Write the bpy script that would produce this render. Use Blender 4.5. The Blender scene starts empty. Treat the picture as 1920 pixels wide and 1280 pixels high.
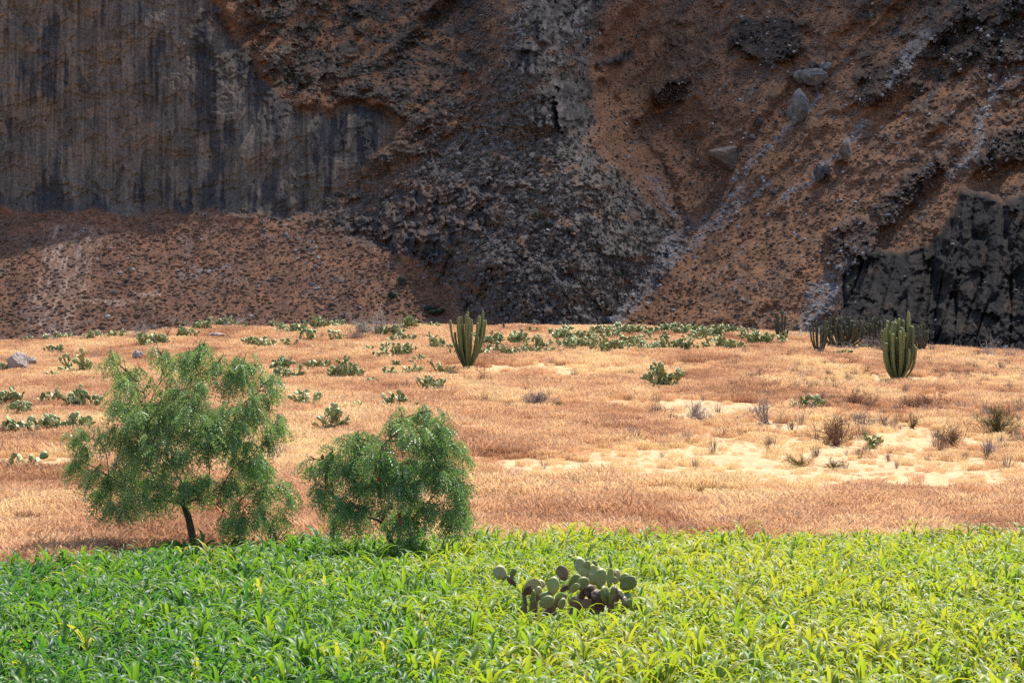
import bpy, math, random
import numpy as np
from mathutils import Vector, Matrix, Euler

rng = np.random.default_rng(7)
random.seed(7)
scene = bpy.context.scene
COL = scene.collection

# ------------------------------------------------------------------ camera, sky, sun, exposure
F = 3733.0                      # focal length in photo pixels (70 mm lens)
CAMZ = 4.1
PITCH = math.atan(145.0 / F)
cam_d = bpy.data.cameras.new("camera"); cam = bpy.data.objects.new("camera", cam_d); COL.objects.link(cam)
cam_d.lens = 70.0; cam_d.sensor_width = 36.0; cam_d.clip_start = 0.5; cam_d.clip_end = 9000
cam.location = (0, 0, CAMZ); cam.rotation_euler = (math.pi / 2 + PITCH, 0, 0)
scene.camera = cam

SUN_EL = math.radians(60); SUN_AZ = math.radians(38)      # azimuth measured from +Y (view direction) towards +X
world = bpy.data.worlds.new("World"); scene.world = world; world.use_nodes = True
wn = world.node_tree.nodes; wn.clear()
sky = wn.new("ShaderNodeTexSky"); sky.sky_type = 'NISHITA'; sky.sun_disc = False
sky.sun_elevation = SUN_EL; sky.sun_rotation = SUN_AZ; sky.altitude = 2200; sky.dust_density = 1.6
bg = wn.new("ShaderNodeBackground"); bg.inputs[1].default_value = 0.11
wo = wn.new("ShaderNodeOutputWorld")
world.node_tree.links.new(sky.outputs[0], bg.inputs[0]); world.node_tree.links.new(bg.outputs[0], wo.inputs[0])
SUNV = Vector((math.cos(SUN_EL) * math.sin(SUN_AZ), math.cos(SUN_EL) * math.cos(SUN_AZ), math.sin(SUN_EL)))
sun_d = bpy.data.lights.new("sun", 'SUN'); sun_d.energy = 4.2; sun_d.angle = math.radians(0.53); sun_d.color = (1.0, 0.95, 0.87)
sun = bpy.data.objects.new("sun", sun_d); COL.objects.link(sun); sun.location = (60, 30, 90)
sun.rotation_euler = (-SUNV).to_track_quat('-Z', 'Y').to_euler()
vs = scene.view_settings
vs.view_transform = 'Standard'; vs.look = 'None'; vs.gamma = 1.0; vs.exposure = 1.25; vs.use_curve_mapping = False
scene.cycles.use_denoising = False
scene.cycles.max_bounces = 6; scene.cycles.transparent_max_bounces = 6
scene.cycles.diffuse_bounces = 3; scene.cycles.glossy_bounces = 2; scene.cycles.transmission_bounces = 3

# ------------------------------------------------------------------ maths helpers
_f = Vector((0, math.cos(PITCH), math.sin(PITCH))); _u = Vector((0, -math.sin(PITCH), math.cos(PITCH)))
def ray_np(px, py):
    a = (np.asarray(px, float) - 960) / F; b = (640 - np.asarray(py, float)) / F
    return np.stack([a, _f.y + b * _u.y, _f.z + b * _u.z], -1)
def at(px, py, d):
    r = ray_np(px, py) * np.asarray(d)[..., None]; r[..., 2] += CAMZ
    return r

_pr = np.random.default_rng(3); _P = np.concatenate([_pr.permutation(256)] * 2).astype(np.int32)
_ang = _pr.random(256) * 2 * np.pi; _GX = np.cos(_ang).astype(np.float32); _GY = np.sin(_ang).astype(np.float32)
def perlin(x, y, seed=0):
    x = np.asarray(x, np.float32) + seed * 17.31; y = np.asarray(y, np.float32) + seed * 9.77
    xi = np.floor(x).astype(np.int32); yi = np.floor(y).astype(np.int32)
    xf = x - xi; yf = y - yi
    u = xf * xf * xf * (xf * (xf * 6 - 15) + 10); v = yf * yf * yf * (yf * (yf * 6 - 15) + 10)
    xi &= 255; yi &= 255
    def g(i, j, dx, dy):
        h = _P[_P[(xi + i) & 255] + ((yi + j) & 255)]
        return _GX[h] * dx + _GY[h] * dy
    a = g(0, 0, xf, yf); b = g(1, 0, xf - 1, yf); c = g(0, 1, xf, yf - 1); d = g(1, 1, xf - 1, yf - 1)
    return ((a + (b - a) * u) * (1 - v) + (c + (d - c) * u) * v) * 1.45
def fbm(x, y, oct=4, seed=0, gain=0.5):
    s = 0; a = 1; n = 0
    for k in range(oct):
        s = s + a * perlin(x * 2 ** k, y * 2 ** k, seed + k * 3); n += a; a *= gain
    return s / n
def billow(x, y, oct=3, seed=0, gain=0.5):
    s = 0; a = 1; n = 0
    for k in range(oct):
        s = s + a * np.abs(perlin(x * 2 ** k, y * 2 ** k, seed + k * 3)); n += a; a *= gain
    return s / n
_vr = np.random.default_rng(4).random((256, 5)).astype(np.float32)
def facets(x, y, seed=0):
    """angular broken-rock relief: each cell is its own tilted plane; returns (height, distance to cell centre)"""
    x = np.asarray(x, np.float32) + seed * 13.7; y = np.asarray(y, np.float32) + seed * 7.3; xi = np.floor(x).astype(np.int32); yi = np.floor(y).astype(np.int32)
    best = np.full(x.shape, 1e9, np.float32); hgt = np.zeros(x.shape, np.float32)
    for i in (-1, 0, 1):
        for j in (-1, 0, 1):
            h = _P[_P[(xi + i) & 255] + ((yi + j) & 255)]; dx = x - (xi + i + _vr[h, 0]); dy = y - (yi + j + _vr[h, 1]); d = dx * dx + dy * dy; m = d < best
            best = np.where(m, d, best); hgt = np.where(m, (_vr[h, 2] - .5) + (_vr[h, 3] - .5) * 1.3 * dx + (_vr[h, 4] - .75) * 1.3 * dy, hgt)
    return hgt, np.sqrt(best)
def sstep(a, b, x):
    t = np.clip((x - a) / (b - a), 0, 1); return t * t * (3 - 2 * t)

# ------------------------------------------------------------------ mesh helpers
def mesh_np(name, V, Q, smooth=False, mat=None, **attrs):
    V = np.ascontiguousarray(V, np.float32); Q = np.ascontiguousarray(Q, np.int32); k = Q.shape[1]
    me = bpy.data.meshes.new(name); me.vertices.add(len(V)); me.vertices.foreach_set("co", V.ravel())
    me.loops.add(Q.size); me.loops.foreach_set("vertex_index", Q.ravel())
    me.polygons.add(len(Q)); me.polygons.foreach_set("loop_start", np.arange(0, Q.size, k, dtype=np.int32))
    me.polygons.foreach_set("loop_total", np.full(len(Q), k, np.int32))
    if smooth: me.polygons.foreach_set("use_smooth", np.ones(len(Q), bool))
    for n, a in attrs.items():
        a = np.ascontiguousarray(a, np.float32)
        if a.ndim == 1:
            at_ = me.attributes.new(n, 'FLOAT', 'POINT'); at_.data.foreach_set("value", a)
        else:
            at_ = me.attributes.new(n, 'FLOAT_COLOR', 'POINT')
            at_.data.foreach_set("color", np.concatenate([a, np.ones((len(a), 1), np.float32)], 1).ravel())
    me.update(calc_edges=True)
    if mat: me.materials.append(mat)
    return me
class MB:
    """collects quads (degenerate quads for triangles) and a per-vertex tint"""
    def __init__(s): s.v = []; s.q = []; s.t = []; s.n = 0
    def add(s, V, Q, t=0.5):
        V = np.asarray(V, float); s.v.append(V); s.q.append(np.asarray(Q, int) + s.n); s.n += len(V)
        s.t.append(np.full(len(V), t) if np.isscalar(t) else np.asarray(t))
    def tube(s, pts, rad, sides=6, t=0.5, cap=True):
        pts = np.asarray(pts, float); n = len(pts); rad = np.broadcast_to(rad, n)
        T = np.gradient(pts, axis=0); T /= np.linalg.norm(T, axis=1)[:, None] + 1e-9
        ref = np.array([0.31, 0.95, 0.1]) if abs(T[0][1]) < 0.8 else np.array([1.0, 0.1, 0.2])
        A = np.cross(T, ref); A /= np.linalg.norm(A, axis=1)[:, None] + 1e-9; B = np.cross(T, A)
        th = np.arange(sides) * 2 * np.pi / sides
        V = pts[:, None] + rad[:, None, None] * (np.cos(th)[None, :, None] * A[:, None] + np.sin(th)[None, :, None] * B[:, None])
        i, j = np.meshgrid(np.arange(n - 1), np.arange(sides), indexing='ij'); jn = (j + 1) % sides
        Q = np.stack([i * sides + j, i * sides + jn, (i + 1) * sides + jn, (i + 1) * sides + j], -1).reshape(-1, 4)
        s.add(V.reshape(-1, 3), Q, t)
    def mesh(s, name, mat, smooth=True):
        return mesh_np(name, np.concatenate(s.v), np.concatenate(s.q), smooth, mat, tint=np.concatenate(s.t))
def link(name, me, parent=None, loc=None):
    o = bpy.data.objects.new(name, me); COL.objects.link(o)
    if parent: o.parent = parent
    if loc is not None: o.location = loc
    return o
def tag(o, label=None, cat=None, group=None, kind=None):
    if label: o["label"] = label
    if cat: o["category"] = cat
    if group: o["group"] = group
    if kind: o["kind"] = kind
    return o

# ------------------------------------------------------------------ material helpers
class N:
    def __init__(s, name):
        s.m = bpy.data.materials.new(name); s.m.use_nodes = True; s.t = s.m.node_tree; s.t.nodes.clear()
        s.out = s.t.nodes.new("ShaderNodeOutputMaterial")
    def n(s, typ, ins=None, **kw):
        x = s.t.nodes.new(typ)
        for k, v in kw.items(): setattr(x, k, v)
        for k, v in (ins or {}).items(): s.put(x.inputs[k], v)
        return x
    def put(s, sock, v):
        if isinstance(v, bpy.types.NodeSocket): s.t.links.new(v, sock)
        elif isinstance(v, bpy.types.Node): s.t.links.new(v.outputs[0], sock)
        else:
            if isinstance(v, tuple) and len(v) == 3 and sock.type == 'RGBA': v = (*v, 1)
            sock.default_value = v
    def attr(s, name, typ='GEOMETRY'):
        return s.n("ShaderNodeAttribute", attribute_name=name, attribute_type=typ)
    def mix(s, f, a, b, mode='MIX'):
        x = s.n("ShaderNodeMix", data_type='RGBA', blend_type=mode)
        s.put(x.inputs[0], f); s.put(x.inputs[6], a); s.put(x.inputs[7], b); return x.outputs[2]
    def ramp(s, f, stops):
        x = s.n("ShaderNodeValToRGB"); s.put(x.inputs[0], f); e = x.color_ramp.elements
        while len(e) < len(stops): e.new(0.5)
        for el, (p, c) in zip(e, stops): el.position = p; el.color = (*c, 1) if len(c) == 3 else c
        return x.outputs[0]
    def noise(s, scale, detail=3, rough=0.55, vec=None, col=False):
        x = s.n("ShaderNodeTexNoise"); x.inputs["Scale"].default_value = scale; x.inputs["Detail"].default_value = detail
        x.inputs["Roughness"].default_value = rough
        if vec: s.put(x.inputs["Vector"], vec)
        return x.outputs[1 if col else 0]
    def mth(s, op, a, b=0.0):
        x = s.n("ShaderNodeMath", operation=op); s.put(x.inputs[0], a); s.put(x.inputs[1], b); return x.outputs[0]
    def pos(s): return s.n("ShaderNodeNewGeometry").outputs["Position"]
    def objc(s): return s.n("ShaderNodeTexCoord").outputs["Object"]
    def bsdf(s, col, rough=0.8, spec=0.2, bump=None, bstr=0.5, bdist=0.02, transl=None, tfac=0.3):
        b = s.n("ShaderNodeBsdfPrincipled"); s.put(b.inputs["Base Color"], col); s.put(b.inputs["Roughness"], rough)
        s.put(b.inputs["Specular IOR Level"], spec)
        if bump is not None:
            bm = s.n("ShaderNodeBump"); bm.inputs["Strength"].default_value = bstr; bm.inputs["Distance"].default_value = bdist
            s.put(bm.inputs["Height"], bump); s.put(b.inputs["Normal"], bm.outputs[0])
        o = b.outputs[0]
        if transl is not None:
            tr = s.n("ShaderNodeBsdfTranslucent"); s.put(tr.inputs[0], transl)
            mx = s.n("ShaderNodeMixShader"); s.put(mx.inputs[0], tfac); s.put(mx.inputs[1], o); s.put(mx.inputs[2], tr.outputs[0]); o = mx.outputs[0]
        s.put(s.out.inputs[0], o); return s.m

# mountain: albedo comes as a vertex colour of rock / grass / scree types, broken up by fine noise
k = N("mountain_rock"); a = k.attr("albedo"); p = k.pos()
n1 = k.noise(2.2, 4, 0.65, p); n2 = k.noise(9.0, 3, 0.7, p)
c = k.mix(1.0, a.outputs[0], k.ramp(n1, [(0.25, (0.55, 0.55, 0.57)), (0.75, (1.45, 1.43, 1.40))]), 'MULTIPLY')
c = k.mix(0.8, c, k.ramp(n2, [(0.3, (0.5, 0.5, 0.52)), (0.72, (1.5, 1.5, 1.5))]), 'MULTIPLY')
M_MTN = k.bsdf(c, 0.9, 0.15, bump=k.mth('ADD', n1, n2), bstr=0.6, bdist=0.18)

k = N("earth"); p = k.pos()
straw = k.ramp(k.noise(0.35, 4, 0.6, p), [(0.3, (0.42, 0.23, 0.125)), (0.7, (0.52, 0.31, 0.165))])
sand = k.ramp(k.noise(1.6, 6, 0.72, k.n("ShaderNodeVectorMath", {0: p, 1: (1.0, .45, 1.0)}, operation='MULTIPLY').outputs[0]), [(0.3, (0.36, 0.235, 0.125)), (0.55, (0.47, 0.33, 0.185)), (0.75, (0.55, 0.41, 0.24))])
c = k.mix(k.attr("sand").outputs["Fac"], straw, sand)
soil = k.ramp(k.noise(6, 4, 0.6, p), [(0.3, (0.10, 0.045, 0.025)), (0.7, (0.24, 0.12, 0.07))])
c = k.mix(k.attr("soil").outputs["Fac"], c, soil)
n2 = k.noise(7, 5, 0.7, p)
c = k.mix(0.5, c, k.ramp(n2, [(0.3, (0.6, 0.6, 0.6)), (0.7, (1.25, 1.25, 1.25))]), 'MULTIPLY')
M_EARTH = k.bsdf(c, 0.95, 0.1, bump=n2, bstr=0.6, bdist=0.06)

def leaf_mat(name, stops, tstops, rough, spec, tfac, typ, bump=True):
    k = N(name); t = k.attr("tint", typ).outputs["Fac"]
    f = k.mth('ADD', t, k.mth('MULTIPLY', k.mth('SUBTRACT', k.noise(3.0, 2, 0.5, k.pos()), 0.5), 0.35))
    return k.bsdf(k.ramp(f, stops), rough, spec, transl=k.ramp(f, tstops), tfac=tfac)
M_MAIZE = leaf_mat("maize_leaf", [(0.0, (0.026, 0.092, 0.026)), (0.45, (0.075, 0.175, 0.034)), (0.8, (0.19, 0.27, 0.045)), (1.0, (0.32, 0.31, 0.06))],
                   [(0.0, (0.07, 0.24, 0.02)), (0.5, (0.25, 0.42, 0.015)), (1.0, (0.52, 0.52, 0.03))], 0.48, 0.42, 0.45, 'INSTANCER')
M_GRASS = leaf_mat("dry_grass", [(0.0, (0.36, 0.18, 0.10)), (0.3, (0.56, 0.315, 0.18)), (0.65, (0.67, 0.435, 0.25)), (1.0, (0.76, 0.56, 0.31))],
                   [(0.0, (0.42, 0.20, 0.10)), (0.5, (0.70, 0.42, 0.22)), (1.0, (0.80, 0.58, 0.30))], 0.7, 0.25, 0.42, 'INSTANCER')
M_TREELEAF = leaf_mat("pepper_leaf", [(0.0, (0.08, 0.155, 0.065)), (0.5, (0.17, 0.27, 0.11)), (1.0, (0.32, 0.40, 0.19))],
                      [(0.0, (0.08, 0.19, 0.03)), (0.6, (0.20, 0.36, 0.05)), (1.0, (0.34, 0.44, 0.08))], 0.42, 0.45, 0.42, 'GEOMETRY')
def bark_mat(name, c0, c1, scale=9):
    k = N(name); n = k.noise(scale, 4, 0.65, k.objc()); return k.bsdf(k.ramp(n, [(0.3, c0), (0.7, c1)]), 0.9, 0.15, bump=n, bstr=0.7, bdist=0.02)
M_BARK = bark_mat("bark", (0.035, 0.024, 0.018), (0.10, 0.075, 0.058))
M_FRUIT = bark_mat("red_berries", (0.20, 0.03, 0.02), (0.34, 0.07, 0.04), 30)
def twig_mat(name, stops):
    k = N(name); return k.bsdf(k.ramp(k.attr("tint").outputs["Fac"], stops), 0.85, 0.15)
M_TWIG = {"grey": twig_mat("grey_twigs", [(0, (0.13, 0.10, 0.09)), (1, (0.36, 0.30, 0.27))]),
          "brown": twig_mat("brown_twigs", [(0, (0.10, 0.05, 0.03)), (1, (0.33, 0.18, 0.10))]),
          "pale": twig_mat("pale_twigs", [(0, (0.22, 0.18, 0.16)), (1, (0.50, 0.43, 0.38))]),
          "olive": twig_mat("olive_twigs", [(0, (0.08, 0.06, 0.025)), (1, (0.24, 0.19, 0.07))]),
          "dark": twig_mat("dark_green_twigs", [(0, (0.02, 0.03, 0.02)), (1, (0.06, 0.075, 0.045))])}
def pad_mat(name, stops, dots, dcol):
    k = N(name); oi = k.n("ShaderNodeObjectInfo").outputs["Random"]; p = k.objc()
    f = k.mth('ADD', k.mth('MULTIPLY', k.noise(4, 3, 0.6, p), 0.6), k.mth('MULTIPLY', k.attr("tint").outputs["Fac"], 0.55))
    c = k.ramp(f, stops)
    if dots:
        vo = k.n("ShaderNodeTexVoronoi"); vo.inputs["Scale"].default_value = dots; vo.inputs["Randomness"].default_value = 0.35; k.put(vo.inputs["Vector"], p)
        c = k.mix(k.ramp(vo.outputs[0], [(0.16, (1, 1, 1)), (0.30, (0, 0, 0))]), c, dcol)
    return k.bsdf(c, 0.5, 0.35)
M_PAD = pad_mat("cactus_pad", [(0.1, (0.07, 0.10, 0.03)), (0.45, (0.19, 0.225, 0.075)), (0.88, (0.48, 0.46, 0.22))], 0, None)
M_PADH = pad_mat("spiny_cactus_pad", [(0.1, (0.10, 0.125, 0.036)), (0.5, (0.18, 0.205, 0.066)), (0.95, (0.34, 0.335, 0.14))], 17, (0.62, 0.58, 0.36))
M_PADY = pad_mat("yellowed_cactus_pad", [(0.1, (0.15, 0.12, 0.05)), (0.5, (0.34, 0.31, 0.14)), (0.95, (0.46, 0.42, 0.26))], 20, (0.16, 0.11, 0.08))
M_PADB = pad_mat("withered_cactus_pad", [(0.1, (0.035, 0.02, 0.014)), (0.5, (0.12, 0.07, 0.045)), (0.95, (0.34, 0.26, 0.19))], 0, None)
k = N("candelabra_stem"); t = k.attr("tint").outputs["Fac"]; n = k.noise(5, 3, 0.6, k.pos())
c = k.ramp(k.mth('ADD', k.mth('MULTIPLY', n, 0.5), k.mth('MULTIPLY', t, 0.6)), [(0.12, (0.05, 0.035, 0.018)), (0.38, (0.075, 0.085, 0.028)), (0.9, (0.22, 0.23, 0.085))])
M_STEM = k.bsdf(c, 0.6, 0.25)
k = N("dark_candelabra_stem"); n = k.noise(5, 3, 0.6, k.pos())
M_STEMD = k.bsdf(k.ramp(n, [(0.3, (0.035, 0.034, 0.020)), (0.7, (0.13, 0.12, 0.065))]), 0.7, 0.2)
def rock_mat(name, c0, c1, c2, sc=1.2):
    k = N(name); p = k.pos(); n = k.noise(sc, 6, 0.68, p); n2 = k.noise(sc * 7, 4, 0.7, p)
    c = k.ramp(n, [(0.3, c0), (0.5, c1), (0.72, c2)])
    c = k.mix(0.6, c, k.ramp(n2, [(0.3, (0.55, 0.55, 0.55)), (0.7, (1.35, 1.35, 1.35))]), 'MULTIPLY')
    return k.bsdf(c, 0.9, 0.15, bump=k.mth('ADD', n, n2), bstr=0.8, bdist=0.08)
M_ROCKP = rock_mat("pink_rock", (0.20, 0.15, 0.13), (0.34, 0.27, 0.235), (0.46, 0.38, 0.33))
M_ROCKG = rock_mat("pale_grey_rock", (0.075, 0.07, 0.066), (0.16, 0.15, 0.142), (0.29, 0.275, 0.26), 0.9)
M_ROCKB = rock_mat("brown_rock", (0.08, 0.065, 0.05), (0.15, 0.12, 0.095), (0.24, 0.20, 0.17), 0.9)
M_ROCKD = rock_mat("dark_rock", (0.03, 0.03, 0.032), (0.07, 0.068, 0.07), (0.14, 0.135, 0.135), 0.9)
def inst_mat(name, stops, nsc=3.0):
    k = N(name); f = k.mth('ADD', k.attr("tint", 'INSTANCER').outputs["Fac"], k.mth('MULTIPLY', k.mth('SUBTRACT', k.noise(nsc, 3, 0.6, k.pos()), 0.5), 0.4))
    return k.bsdf(k.ramp(f, stops), 0.9, 0.1)
M_SCRUB = inst_mat("scrub_tussock", [(0.0, (0.045, 0.04, 0.032)), (0.25, (0.105, 0.075, 0.058)), (0.5, (0.185, 0.108, 0.072)), (0.85, (0.31, 0.165, 0.092)), (1.0, (0.08, 0.11, 0.05))])
M_GBUSH = inst_mat("grey_bush", [(0.0, (0.06, 0.053, 0.048)), (0.5, (0.15, 0.135, 0.12)), (0.9, (0.27, 0.245, 0.225)), (1.0, (0.08, 0.11, 0.05))])
M_STONE = inst_mat("scree_stone", [(0.0, (0.07, 0.07, 0.075)), (0.5, (0.19, 0.18, 0.18)), (1.0, (0.42, 0.40, 0.38))])

# ------------------------------------------------------------------ scatter with geometry nodes (points -> instances)
def scatter(name, pts, rotz, scl, idx, tint, variants, tilt=None):
    col = bpy.data.collections.new(name + "_kinds")
    for i, me in enumerate(variants):
        o = bpy.data.objects.new("%s_kind_%02d" % (name, i), me); col.objects.link(o)
    n = len(pts); me = bpy.data.meshes.new(name); me.vertices.add(n); me.vertices.foreach_set("co", np.ascontiguousarray(pts, np.float32).ravel())
    R = np.zeros((n, 3), np.float32); R[:, 2] = rotz
    if tilt is not None: R[:, :2] = tilt
    for nm, arr, ty, key in (("rot", R.ravel(), 'FLOAT_VECTOR', "vector"), ("scl", np.asarray(scl, np.float32), 'FLOAT', "value"),
                             ("idx", np.asarray(idx, np.int32), 'INT', "value"), ("tint", np.asarray(tint, np.float32), 'FLOAT', "value")):
        a = me.attributes.new(nm, ty, 'POINT'); a.data.foreach_set(key, arr)
    me.update()
    o = link(name, me)
    ng = bpy.data.node_groups.new(name + "_nodes", 'GeometryNodeTree')
    ng.interface.new_socket("Geometry", in_out='INPUT', socket_type='NodeSocketGeometry')
    ng.interface.new_socket("Geometry", in_out='OUTPUT', socket_type='NodeSocketGeometry')
    nd = ng.nodes; gi = nd.new("NodeGroupInput"); go = nd.new("NodeGroupOutput"); ip = nd.new("GeometryNodeInstanceOnPoints")
    ci = nd.new("GeometryNodeCollectionInfo"); ci.inputs["Collection"].default_value = col
    ci.inputs["Separate Children"].default_value = True; ci.inputs["Reset Children"].default_value = True
    def na(nm, ty):
        x = nd.new("GeometryNodeInputNamedAttribute"); x.data_type = ty; x.inputs["Name"].default_value = nm; return x.outputs[0]
    e2r = nd.new("FunctionNodeEulerToRotation"); L = ng.links.new
    L(na("rot", 'FLOAT_VECTOR'), e2r.inputs[0]); L(e2r.outputs[0], ip.inputs["Rotation"])
    L(na("scl", 'FLOAT'), ip.inputs["Scale"]); L(na("idx", 'INT'), ip.inputs["Instance Index"])
    ip.inputs["Pick Instance"].default_value = True
    L(gi.outputs[0], ip.inputs["Points"]); L(ci.outputs[0], ip.inputs["Instance"]); L(ip.outputs[0], go.inputs[0])
    md = o.modifiers.new("scatter", 'NODES'); md.node_group = ng
    o["kind"] = "stuff"
    return o

# ------------------------------------------------------------------ the ground: level field, then a hillside rising to a crest
_ty = np.arange(-60, 420, 1.0)
_tz = np.interp(_ty, [-60, 54, 62, 75, 90, 110, 150, 180, 203, 213, 226, 258, 300, 420], [0, 0, .12, 1.15, 2.3, 3.95, 7.5, 10.5, 13.15, 13.5, 13.2, 10.6, 8.6, 8.6])
_k = np.ones(9) / 9; _tz = np.convolve(np.pad(_tz, 4, mode='edge'), _k, 'valid')
def H(X, Y):
    X = np.asarray(X, float); Y = np.asarray(Y, float)
    b = np.interp(Y, _ty, _tz)
    Xc = X / np.clip(Y, 40, 240) * 213
    A = np.interp(Xc, [-200, -75, -52, -45, -30, -10, 10, 22, 30, 40, 54, 90, 200], [.75, .84, .885, .915, .995, 1.0, 1.0, .965, .945, .855, .80, .74, .7])
    w = sstep(60, 90, Y) * (1 - sstep(255, 320, Y))
    und = 0.28 * fbm(X / 17, Y / 26, 3, 5) + 0.10 * fbm(X / 4.0, Y / 6.0, 2, 9)
    return b * (1 + (A - 1)) * 1.0 + w * und + 0.04 * perlin(X / 1.7, Y / 1.7, 4)
_ds = np.linspace(18, 250, 5200)
def ground_hit(px, py):
    P = at(np.full_like(_ds, px), np.full_like(_ds, py), _ds)
    below = P[:, 2] <= H(P[:, 0], P[:, 1])
    i = int(np.argmax(below)) if below.any() else int(np.argmin(np.abs(_ds - 206)))
    p = P[i].copy(); p[2] = H(p[0], p[1]); return p
def topix(P):
    P = np.asarray(P, float) - np.array([0, 0, CAMZ]); d = P[..., 1] * _f.y + P[..., 2] * _f.z
    return 960 + F * P[..., 0] / d, 640 - F * (P[..., 1] * _u.y + P[..., 2] * _u.z) / d, d
def maize_edge(X): return np.interp(X, [-40, -12.7, -9.3, -6.3, 0, 40], [38, 49.3, 54.0, 57.6, 59.6, 60.4])

# bare sandy patches, as ellipses given by their place in the photograph and turned into places on the hill
SAND = [(1480, 866, 380, 32), (1200, 882, 330, 22), (1720, 902, 300, 20), (1120, 876, 200, 8), (1880, 905, 120, 12), (1250, 760, 120, 8), (420, 868, 90, 10), (1120, 690, 200, 5), (1330, 768, 130, 13), (1640, 828, 180, 15), (1450, 805, 130, 9),
        (1860, 835, 90, 10), (60, 872, 120, 15), (1690, 712, 85, 7), (960, 693, 110, 6), (840, 705, 70, 6), (1560, 725, 60, 5), (1400, 842, 150, 11),
        (1000, 868, 130, 7), (1820, 870, 150, 10), (1760, 745, 60, 5), (1540, 690, 50, 4), (1560, 920, 120, 5), (560, 690, 60, 5), (700, 705, 60, 5)]
FEATHER = [(1450, 850, 430, 60), (1300, 768, 260, 26), (1000, 700, 320, 16), (1700, 800, 260, 34), (480, 862, 320, 22), (120, 700, 160, 14), (1650, 715, 220, 14), (900, 880, 320, 20), (1500, 935, 380, 14), (400, 950, 260, 20)]
def sand_mask(X, Y):
    u, v, d = topix(np.stack([X, Y, H(X, Y)], -1))
    u = u + 26 * fbm(X / 2.2, Y / 7.0, 3, 21) * 3; v = v + 7 * fbm(X / 1.5, Y / 5.0, 3, 33) * 2
    m = np.zeros_like(u); dth = 1 + .5 * perlin(X / .7, Y / 1.6, 35)
    for (cx, cy, rx, ry) in SAND:
        q = ((u - cx) / rx) ** 2 + ((v - cy) / ry) ** 2
        m = np.maximum(m, 1 - sstep(0.25, 2.1, q))
    fz = np.zeros_like(u)
    for (cx, cy, rx, ry) in FEATHER: fz = np.maximum(fz, .74 * (1 - sstep(0.1, 1.6, ((u - cx) / rx) ** 2 + ((v - cy) / ry) ** 2)))
    fz = fz * sstep(-.35, .35, fbm(X / 5, Y / 12, 4, 37))
    return np.clip(np.maximum(m, fz) * dth, 0, 1) * (Y > 62)

gx = np.concatenate([-np.geomspace(3500, 90, 22), np.arange(-88, 88.1, 0.8), np.geomspace(90, 3500, 22)])
gy = np.concatenate([-np.geomspace(3500, 5, 24), np.arange(0, 22, 2.0), np.arange(22, 262, 0.8), np.geomspace(264, 3500, 26)])
GX, GY = np.meshgrid(gx, gy); GZ = H(GX, GY)
_sd = np.where((GY > 60) & (GY < 240) & (np.abs(GX) < 90), sand_mask(GX, GY), 0.0)
_so = (GY < maize_edge(GX) + 0.6) & (GY > -400)
nu, nv = len(gx), len(gy); ii, jj = np.meshgrid(np.arange(nv - 1), np.arange(nu - 1), indexing='ij')
def grid_quads(ii, jj, nu): return np.stack([ii * nu + jj, ii * nu + jj + 1, (ii + 1) * nu + jj + 1, (ii + 1) * nu + jj], -1).reshape(-1, 4)
me = mesh_np("ground", np.stack([GX, GY, GZ], -1).reshape(-1, 3), grid_quads(ii, jj, nu), True, M_EARTH, sand=_sd.ravel(), soil=_so.astype(float).ravel())
tag(link("ground", me), "dry sandy hillside of copper grass behind the maize field", None, None, "structure")

# ------------------------------------------------------------------ the mountain
MU = np.arange(-230, 2152, 1.8, dtype=np.float32); MV = np.arange(-170, 762, 1.8, dtype=np.float32)
U, V = np.meshgrid(MU, MV); mnu, mnv = len(MU), len(MV)
CP = np.array([
 (-230,760,272),(-230,650,286),(-230,395,322),(-230,0,333),(-230,-170,338),(0,760,274),(0,650,289),(0,520,306),(0,396,325),(0,300,328),(0,0,335),(0,-170,340),
 (300,760,278),(300,640,291),(300,520,308),(300,405,325),(300,250,329),(300,0,337),(300,-170,344),(560,640,294),(560,520,310),(560,420,324),(540,320,329),(540,215,334),
 (560,140,346),(520,0,358),(520,-170,380),(700,760,282),(700,625,297),(700,540,308),(700,470,317),(660,350,333),(690,210,342),(700,120,360),(700,0,382),(700,-170,412),
 (850,610,300),(850,545,308),(800,440,316),(800,340,328),(830,250,342),(850,130,362),(860,0,390),(860,-170,420),(960,760,270),(980,605,288),(900,510,300),(1000,470,303),(1000,390,310),
 (940,310,322),(1010,260,328),(1030,200,332),(1020,100,340),(990,0,360),(990,-170,392),(1100,430,308),(1100,560,296),(1180,470,317),(1130,340,322),(1100,270,334),
 (1150,610,302),(1200,540,318),(1270,430,340),(1240,350,354),(1180,260,366),(1130,180,376),(1130,90,388),(1160,0,404),(1160,-170,436),
 (1300,760,280),(1300,620,297),(1300,520,318),(1400,600,294),(1400,450,324),(1400,300,350),(1330,200,372),(1400,150,378),(1400,0,410),(1400,-170,440),
 (1550,620,286),(1550,400,322),(1500,550,297),(1600,250,344),(1600,100,368),(1600,-170,420),(1700,100,364),(1700,300,328),(1700,560,290),(1800,200,338),(1850,60,362),(1850,-170,404),
 (1950,200,332),(1950,400,300),(1950,640,276),(1700,760,268),(1700,660,276),(2150,760,258),(2150,400,290),(2150,0,345),(2150,-170,372)], float)
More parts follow.
